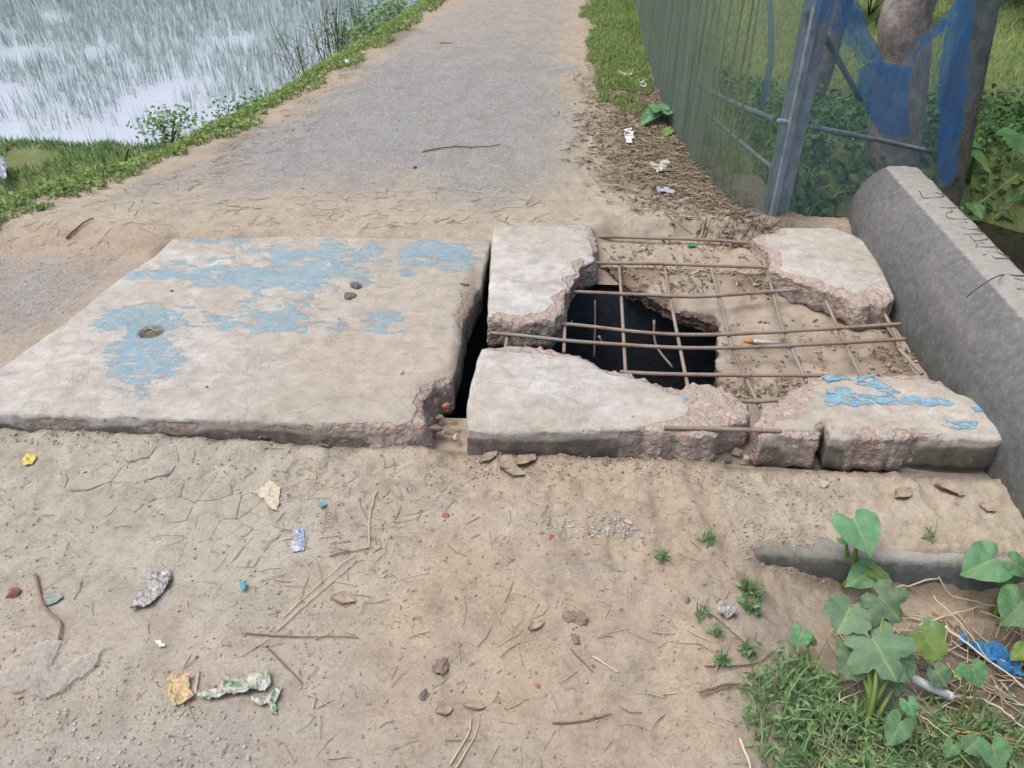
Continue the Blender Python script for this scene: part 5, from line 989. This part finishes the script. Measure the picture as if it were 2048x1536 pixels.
sheet_item('paper_scrap', 'torn cream paper scrap beside the cracked crust', 'litter', [(508, 985), (540, 964), (562, 978), (560, 1000), (554, 1022), (540, 1015), (530, 1000)], K_CREAM, amp=.004)
sheet_item('sachet', 'small blue printed sachet on the dirt', 'litter', [(585, 1063), (608, 1060), (609, 1100), (583, 1104)], K_BLUEP, dz=.003, amp=.003)
sheet_item('foil_wrapper', 'long silver foil wrapper on the dirt', 'litter', [(300, 1147), (335, 1137), (346, 1150), (336, 1175), (318, 1195), (300, 1212), (262, 1222), (268, 1200), (290, 1175)], K_SILV, amp=.012)
sheet_item('plastic_bag', 'dirty translucent torn plastic bag pressed into the gravel', 'litter', [(5, 1352), (45, 1335), (72, 1342), (58, 1305), (92, 1284), (124, 1288), (110, 1316), (104, 1338), (135, 1342), (160, 1320), (206, 1303), (198, 1334), (168, 1360), (146, 1366), (128, 1388), (88, 1402), (52, 1382), (22, 1388)], film('dirty_film', (212, 204, 192), .34, .6), amp=.008)
sheet_item('snack_packet', 'crumpled yellow and green packet near the bottom of the dirt', 'litter', [(332, 1362), (345, 1352), (368, 1356), (388, 1350), (378, 1368), (388, 1398), (372, 1412), (350, 1416), (340, 1395)], K_PACK, amp=.014)
sheet_item('wrapper_strip', 'twisted green and white wrapper strip beside the yellow packet', 'litter', [(395, 1390), (440, 1380), (445, 1365), (455, 1352), (480, 1362), (500, 1355), (520, 1348), (540, 1345), (546, 1365), (530, 1380), (500, 1385), (470, 1392), (420, 1402), (396, 1398)], K_GRN, amp=.014)
sheet_item('wrapper_scrap', 'white torn wrapper end with a green tip', 'litter', [(500, 1397), (530, 1392), (548, 1378), (566, 1372), (560, 1390), (548, 1405), (553, 1428), (543, 1426), (535, 1408), (515, 1412)], K_GRN, amp=.012)
sheet_item('plastic_scrap', 'tiny teal plastic scrap above the blue sachet', 'litter', [(638, 1012), (652, 1010), (654, 1020), (642, 1024)], K_TEAL, amp=.01)
sheet_item('plastic_scrap', 'tiny bright teal flake below the blue sachet', 'litter', [(480, 1170), (494, 1166), (490, 1182), (482, 1184)], K_TEAL, amp=.01)
sheet_item('paint_chip', 'pale grey-green chip beside the brown root', 'litter', [(86, 1196), (120, 1186), (126, 1198), (100, 1212), (88, 1208)], K_GREY, amp=.003)
sheet_item('paper_scrap', 'little white paper scrap above the yellow packet', 'litter', [(312, 1284), (325, 1284), (335, 1293), (318, 1298)], K_WHITE, amp=.006)
sheet_item('crumpled_paper', 'crumpled grey paper ball on the sand by the weed sprig', 'litter', [(1432, 1206), (1450, 1200), (1474, 1208), (1476, 1222), (1458, 1232), (1440, 1224)], K_SILV, dz=.006, amp=.014)
sheet_item('blue_packet', 'flat blue packet on the leaf litter', 'litter', [(1312, 380), (1330, 378), (1350, 386), (1346, 393), (1320, 390)], K_BLUEP, 0, amp=.02, step=.012)
sheet_item('white_bag', 'white and green plastic bag in the leaf litter by the fence', 'litter', [(1297, 324), (1312, 328), (1332, 321), (1342, 328), (1330, 342), (1316, 350), (1300, 336)], K_GRN, 0, amp=.014, step=.015)
sheet_item('clear_wrapper', 'clear crumpled wrapper on the leaf litter', 'litter', [(1248, 262), (1262, 258), (1268, 276), (1262, 292), (1250, 290), (1252, 276)], K_WHITE, 0, amp=.014, step=.02)
sheet_item('plastic_scrap', 'bright green plastic scrap behind the rebar grid', 'litter', [(1378, 462), (1392, 460), (1394, 468), (1382, 470)], K_GREEN, 0, amp=.01)
sheet_item('plastic_scrap', 'white plastic scrap high in the fence litter', 'litter', [(1278, 166), (1288, 164), (1292, 178), (1280, 180)], K_WHITE, 0, amp=.014, step=.02)
sheet_item('paper_scrap', 'pale scrap lying on the grass verge top', 'litter', [(1236, 153), (1262, 150), (1266, 157), (1242, 160)], K_CREAM, 0, amp=.02, step=.02)
sheet_item('paper_scrap', 'white scrap at the edge of the left verge', 'litter', [(686, 122), (694, 124), (698, 130), (692, 130)], K_WHITE, 0, amp=.02, step=.015)
sheet_item('rag', 'blue cloth rag under the taro leaves', 'litter', [(1912, 1272), (1925, 1285), (1950, 1292), (1985, 1290), (2015, 1310), (2048, 1345), (2048, 1358), (1995, 1345), (1965, 1320), (1935, 1305), (1915, 1290)], K_RAG, -.29, dz=.01, amp=.03)
sheet_item('plastic_sheet', 'grey plastic scrap in the ditch by the bund', 'litter', [(5, 382), (26, 368), (36, 384), (28, 394), (10, 392)], film('grey_film', (150, 162, 176), .9), -.4, dz=.06, amp=.04, step=.02)
# upright dark packet leaning on the net
q = [at_wall(a, b, (1.068, 3.768), (float(XR(5.2)), 5.2)) + np.array([-.03, -.02, 0]) for a, b in ((1366, 370), (1378, 374), (1392, 330), (1386, 326))]
tag(build('snack_packet', q + [p + np.array([.012, .004, 0]) for p in q], [(0, 1, 2, 3), (7, 6, 5, 4), (0, 4, 5, 1), (1, 5, 6, 2), (2, 6, 7, 3), (3, 7, 4, 0)], K_NAVY, smooth=False), 'navy and white packet propped against the net fence', 'litter')
# tubes
v, f = tube([at(1492, 682, -.118), at(1512, 683, -.118), at(1565, 687, -.118)], [.006, .009, .007], 10); t_ = thing('plastic_tube', tuple(at(1525, 684, -.125)), 'small white tube with orange cap on the sandy deck', 'tube'); build('tube_body', v, f, chip('white_plastic', (216, 210, 200)), t_)
v, f = tube([at(1488, 681, -.118), at(1506, 683, -.118)], .0095, 10); build('cap', v, f, chip('orange_plastic', (214, 150, 70)), t_)
zb = -.27; t_ = thing('plastic_tube', tuple(at(1860, 1375, zb)), 'long white plastic tube lying among the weeds', 'tube'); v, f = tube([at(1824, 1356, zb + .03), at(1860, 1374, zb + .025), at(1898, 1392, zb + .02)], [.012, .013, .01], 10); build('tube_body', v, f, film('clear_tube', (220, 224, 228), .85), t_); v, f = tube([at(1886, 1386, zb + .02), at(1906, 1394, zb + .018)], .012, 10); build('cap', v, f, K_WHITE, t_)
# stones, clods and rubble, each its own
def rock(name, label, cat, x, y, r, mat, z=None, flat=.5, group=None, stretch=1.3):
    p = at(x, y, -.1 if z is None else z); zz = (float(gz(p[0], p[1])) if z is None else z); bm = bmesh.new(); rg = np.random.default_rng(int(x * 13 + y * 7)); mud = 'mud' in name
    if mud:
        bmesh.ops.create_icosphere(bm, subdivisions=3, radius=1.0); sd_ = (x * 13 + y * 7) % 91
        for v in bm.verts: c = v.co; v.co = c * (.85 + .6 * float(fbm(c.x + sd_, c.y + c.z * .7, 1.8, 4, sd_)) + .35 * float(fbm(c.x + c.z, c.y - c.z + sd_, 6, 3, sd_)))
    else:
        q = rg.normal(0, 1, (15, 3)); q /= np.linalg.norm(q, axis=1)[:, None]; q *= rg.uniform(.75, 1.15, (15, 1)); [bm.verts.new(t) for t in q]; bmesh.ops.convex_hull(bm, input=bm.verts[:]); bmesh.ops.bevel(bm, geom=bm.edges[:], offset=.08, segments=1, affect='EDGES')
    a = rg.random() * 6.28
    for v in bm.verts: c = v.co.copy(); X_, Y2 = c.x * stretch, c.y; v.co = Vector(((X_ * math.cos(a) - Y2 * math.sin(a)) * r, (X_ * math.sin(a) + Y2 * math.cos(a)) * r, max(-.5, c.z) * r * flat))
    me = bpy.data.meshes.new(name); bm.to_mesh(me); bm.free(); o = link(name, me, mat, None, (p[0], p[1], zz + r * flat * .3)); return tag(o, label, cat, group)
for a in (('brick_chip', 'bright red brick chip on the dirt between the slabs and straw', 'brick chip', 891, 1032, .011, K_RED), ('brick_chip', 'red brick chip beside the gravel streak', 'brick chip', 1102, 1079, .01, K_RED), ('brick_chip', 'smaller faded brick chip next to the red one', 'brick chip', 1084, 1070, .008, K_PINK), ('brick_chip', 'dark red brick piece at the far left of the dirt', 'brick chip', 27, 1192, .022, chip('dark_brick', (142, 92, 80))), ('brick_chip', 'tiny red chip low in the dirt', 'brick chip', 1076, 1370, .007, K_RED), ('brick_chip', 'small brick chip at the edge of the weeds', 'brick chip', 1524, 1308, .008, K_RED),
          ('stone', 'white stone under the cracked slab front', 'stone', 1650, 967, .017, K_STONE), ('stone', 'white pebble on the sandy ledge by the taro leaf', 'stone', 1705, 1027, .012, K_STONE), ('stone', 'pale pebble at the end of the gravel streak', 'stone', 1258, 1046, .012, K_STONE), ('stone', 'small brown stone on the sand near the crumpled paper', 'stone', 1374, 1193, .012, K_MUD), ('stone', 'dark stone on the asphalt behind the painted slab', 'stone', 604, 380, .02, K_DARK, .0), ('stone', 'flat dark stone on the road', 'stone', 830, 335, .014, K_DARK, .0),
          ('mud_clod', 'brown mud clod low in the middle dirt', 'clod', 880, 1328, .021, K_MUD), ('mud_clod', 'rough mud clod under the straw tangle', 'clod', 1150, 1236, .024, K_MUD), ('mud_clod', 'dark little clod left of the brown clod', 'clod', 848, 1385, .012, K_DARK), ('mud_clod', 'crumbly clod beside the mud clod', 'clod', 1152, 1276, .014, K_MUD), ('mud_clod', 'greenish clod in front of the near remnant', 'clod', 1213, 928, .017, chip('moss_clod', (128, 122, 100)))): rock(*a)
rock('mud_clod', 'black clod on the painted slab', 'clod', 712, 573, .02, K_DARK, .003, .6); rock('mud_clod', 'flat dark smear of dung on the painted slab', 'clod', 698, 591, .026, K_DARK, .001, .25)
rock('stone', 'white pebble on the painted slab', 'stone', 803, 745, .009, K_STONE, .004); rock('stone', 'flat brown flake near the slab gap', 'stone', 928, 569, .018, K_MUD, .002, .3); rock('stone', 'dark speck stone between the paint patches', 'stone', 344, 582, .01, K_DARK, .003); rock('stone', 'small dark pebble below the blue paint', 'stone', 413, 774, .006, K_DARK, .004)
rock('concrete_chunk', 'loose concrete chunk under the far remnant on the deck', 'rubble', 1580, 597, .042, K_CHUNK, -.125, .5, None, 1.8)
for i, (x, y, r, m_) in enumerate(((858, 842, .022, K_PINK), (880, 835, .014, K_MUD), (872, 862, .024, K_PINK), (905, 846, .017, K_MUD), (898, 868, .02, K_PINK), (845, 872, .018, K_CHUNK), (912, 876, .015, K_STONE), (892, 812, .014, K_RED), (868, 806, .02, K_PINK), (882, 788, .015, K_PINK))):
    rock('rubble_piece', ['pink rubble lump in the chipped slab corner', 'brown lump in the chipped slab corner', 'rubble lump under the short rebar end', 'brown rubble lump at the foot of the gap', 'rubble lump below the gap mouth', 'rubble lump left of the short rebar end', 'pale pebble under the gap mouth', 'orange brick lump at the chipped edge beside the gap', 'brown rubble lump above the chipped corner', 'smallest rubble lump at the top of the chipped edge'][i], 'rubble', x, y, r, m_, (-.07 if y < 830 else -.1) + .01, .7, 'rubble at the chipped slab corner')
for i, (x, y, r, m_) in enumerate(((1470, 905, .022, K_CHUNK), (1490, 915, .014, K_STONE), (1455, 920, .014, K_DARK))): rock('rubble_piece', ['grey lump in the break between the near remnants', 'pale chip in the break between the near remnants', 'dark lump at the foot of the front break'][i], 'rubble', x, y, r, m_, -.12, .6, 'rubble in the front break')
# dry leaves
def dry_leaf(label, x, y, tx, ty, w_=.35):
    P0, P1 = at(x, y, -.1), at(tx, ty, -.1); d = P1 - P0; L = np.linalg.norm(d); d /= L; s = np.array([-d[1], d[0], 0]); V = []; n = 9
    for i in range(n):
        t = i / (n - 1); c = P0 + d * L * t; ww = w_ * L * math.sin(math.pi * min(.97, max(.03, t))) ** .8
        for k in (-1, -.5, 0, .5, 1):
            p = c + s * ww * k; V.append((p[0], p[1], float(gz(p[0], p[1])) + .004 + .12 * L * k * k + .05 * L * math.sin(t * 6) * abs(k) + .05 * L * math.sin(t * 3.1)))
    tag(build('dry_leaf', V, [(i * 5 + k, i * 5 + k + 1, (i + 1) * 5 + k + 1, (i + 1) * 5 + k) for i in range(n - 1) for k in range(4)], M_DRYLEAF), label, 'dry leaf', 'dry leaves on the dirt')
for lab, a in (('curled dry leaf beside the long straw stick', (660, 1192, 710, 1200, .25)), ('pale dry leaf in front of the near remnant', (995, 928, 1032, 944, .4)), ('curled leaf touching the near remnant', (1030, 942, 1072, 918, .3)), ('narrow dry leaf below the remnant corner', (1000, 945, 1050, 958, .25)), ('broken dry leaf at the slab corner', (960, 930, 995, 915, .3)), ('pale leaf on the straw tangle', (1056, 1262, 1088, 1246, .25)), ('dry leaf piece on the sandy ledge', (1790, 992, 1822, 980, .35)), ('dark curled bark on the shaded ledge', (1870, 965, 1930, 988, .25)), ('small bark curl beside the parapet foot', (1960, 1005, 1995, 1018, .3)), ('little brown leaf on the dirt by the white tissue', (640, 905, 665, 898, .3)), ('withered leaf low in the dirt', (870, 1420, 905, 1412, .4)), ('thin curled leaf near the bottom clods', (925, 1405, 970, 1412, .2))): dry_leaf(lab, *a)
# long twigs and stalks
def stalk(label, pix, r, mat, z=-.1, lift=.004, name='straw_stalk', cat='straw', arch=0.0, cap=9.0):
    P = []
    C_ = curve([at(a, b, z) for a, b in pix], 16)
    for i, p in enumerate(C_): t = i / (len(C_) - 1); P.append(np.array([p[0], p[1], min(float(gz(p[0], p[1])), cap) + r + lift + arch * math.sin(math.pi * t)]))
    v, f = tube(P, list(np.linspace(r, r * .6, len(P))), 6); tag(build(name, v, f, mat, attrs={'tone': [.85] * len(v)}), label, cat)
S_ = M_STRAW
for lab, pix, r, mt, *rest in (('longest pale straw slanting below the blue sachet', [(552, 1255), (630, 1185), (713, 1120)], .002, S_), ('second pale straw lying along the longest one', [(563, 1228), (640, 1160), (713, 1106)], .0018, S_), ('short brown stick crossing the straw tops', [(658, 1112), (700, 1103), (746, 1094)], .002, K_TWIGD), ('thin horizontal stick below the straw pair', [(490, 1265), (600, 1268), (717, 1274)], .002, K_TWIGD), ('white bent twig standing out above the sticks', [(754, 985), (740, 1031), (738, 1090)], .0022, chip('pale_twig', (210, 196, 170))), ('stick slanting toward the bottom clods', [(536, 1294), (570, 1330), (604, 1365)], .0025, K_TWIGD), ('straw left of the slanting stick', [(481, 1312), (536, 1271)], .0018, S_), ('pale straw beside the green wrapper', [(392, 1390), (398, 1342)], .003, chip('pale_straw', (214, 190, 160))), ('brown root curving past the grey-green chip', [(73, 1153), (91, 1217), (123, 1249), (120, 1281)], .0045, chip('root', (146, 122, 104))), ('long brown twig reaching into the green weeds', [(1393, 1412), (1450, 1390), (1520, 1383), (1580, 1395), (1640, 1420)], .0038, K_TWIGD, -.15, .012), ('thin dark twig pointing at the weed patch', [(1400, 1205), (1460, 1250), (1520, 1290)], .0016, K_TWIGD), ('forked twig arm above the long brown twig', [(1410, 1332), (1480, 1320), (1530, 1300), (1562, 1268)], .002, K_TWIGD), ('dry flat stalk at the bottom of the weed patch', [(1482, 1470), (1496, 1505), (1512, 1550)], .004, S_), ('thin stick on the lower middle dirt', [(1105, 1443), (1160, 1442), (1222, 1428)], .0025, K_TWIGD), ('dark stick above the lower clods', [(1142, 1300), (1165, 1325), (1186, 1345)], .0018, K_TWIGD), ('grey split stick right of the dark stick', [(1186, 1313), (1236, 1344)], .0028, S_),
                               ('bent straw at the bottom of the dirt', [(900, 1530), (935, 1470), (942, 1430)], .0022, S_), ('second bent straw beside it at the bottom', [(912, 1536), (945, 1480), (958, 1440)], .0018, S_), ('twig lying on the asphalt', [(845, 306), (900, 298), (1000, 292)], .005, K_TWIGD, 0), ('long thin stick on the dirt behind the painted slab', [(130, 470), (190, 446)], .006, K_TWIGD, 0), ('dark twig across the far road', [(880, 90), (905, 90)], .006, K_TWIGD, 0)): stalk(lab, pix, r, mt, *rest)
for lab, pix, r, mt, lf in (('long dry stalk under the ledge face', [(1770, 1188), (1880, 1182), (1998, 1176)], .003, S_, .03), ('dry stalk slanting below the ledge', [(1840, 1246), (1900, 1228), (1975, 1208)], .003, S_, .02), ('thick pale stalk crossing the blue rag', [(1885, 1262), (1960, 1318), (2060, 1392)], .0035, chip('pale_stalk', (214, 204, 182)), .05), ('thinner stalk above the rag', [(1860, 1205), (1920, 1270), (1975, 1335)], .002, S_, .06), ('bent stalk past the taro stems', [(1870, 1394), (1970, 1397), (2060, 1456)], .004, S_, .02), ('orange dry stalk near the bottom', [(1905, 1465), (1980, 1474), (2060, 1484)], .0032, K_ORG, .03), ('dry stalk across the low weeds', [(1618, 1468), (1670, 1432), (1726, 1396)], .002, S_, .05), ('dry stalk right of the small heart leaves', [(1826, 1438), (1860, 1462), (1898, 1494)], .002, S_, .05), ('dry stalk in the dark corner by the taro', [(1700, 1160), (1750, 1190), (1800, 1235)], .0022, S_, .03), ('dry stalk crossing the dark corner', [(1810, 1150), (1900, 1200), (2040, 1225)], .0022, S_, .04)): stalk(lab, pix, r, mt, -.27, lf, 'dry_stalk', 'stalk', 0.0, -.245)
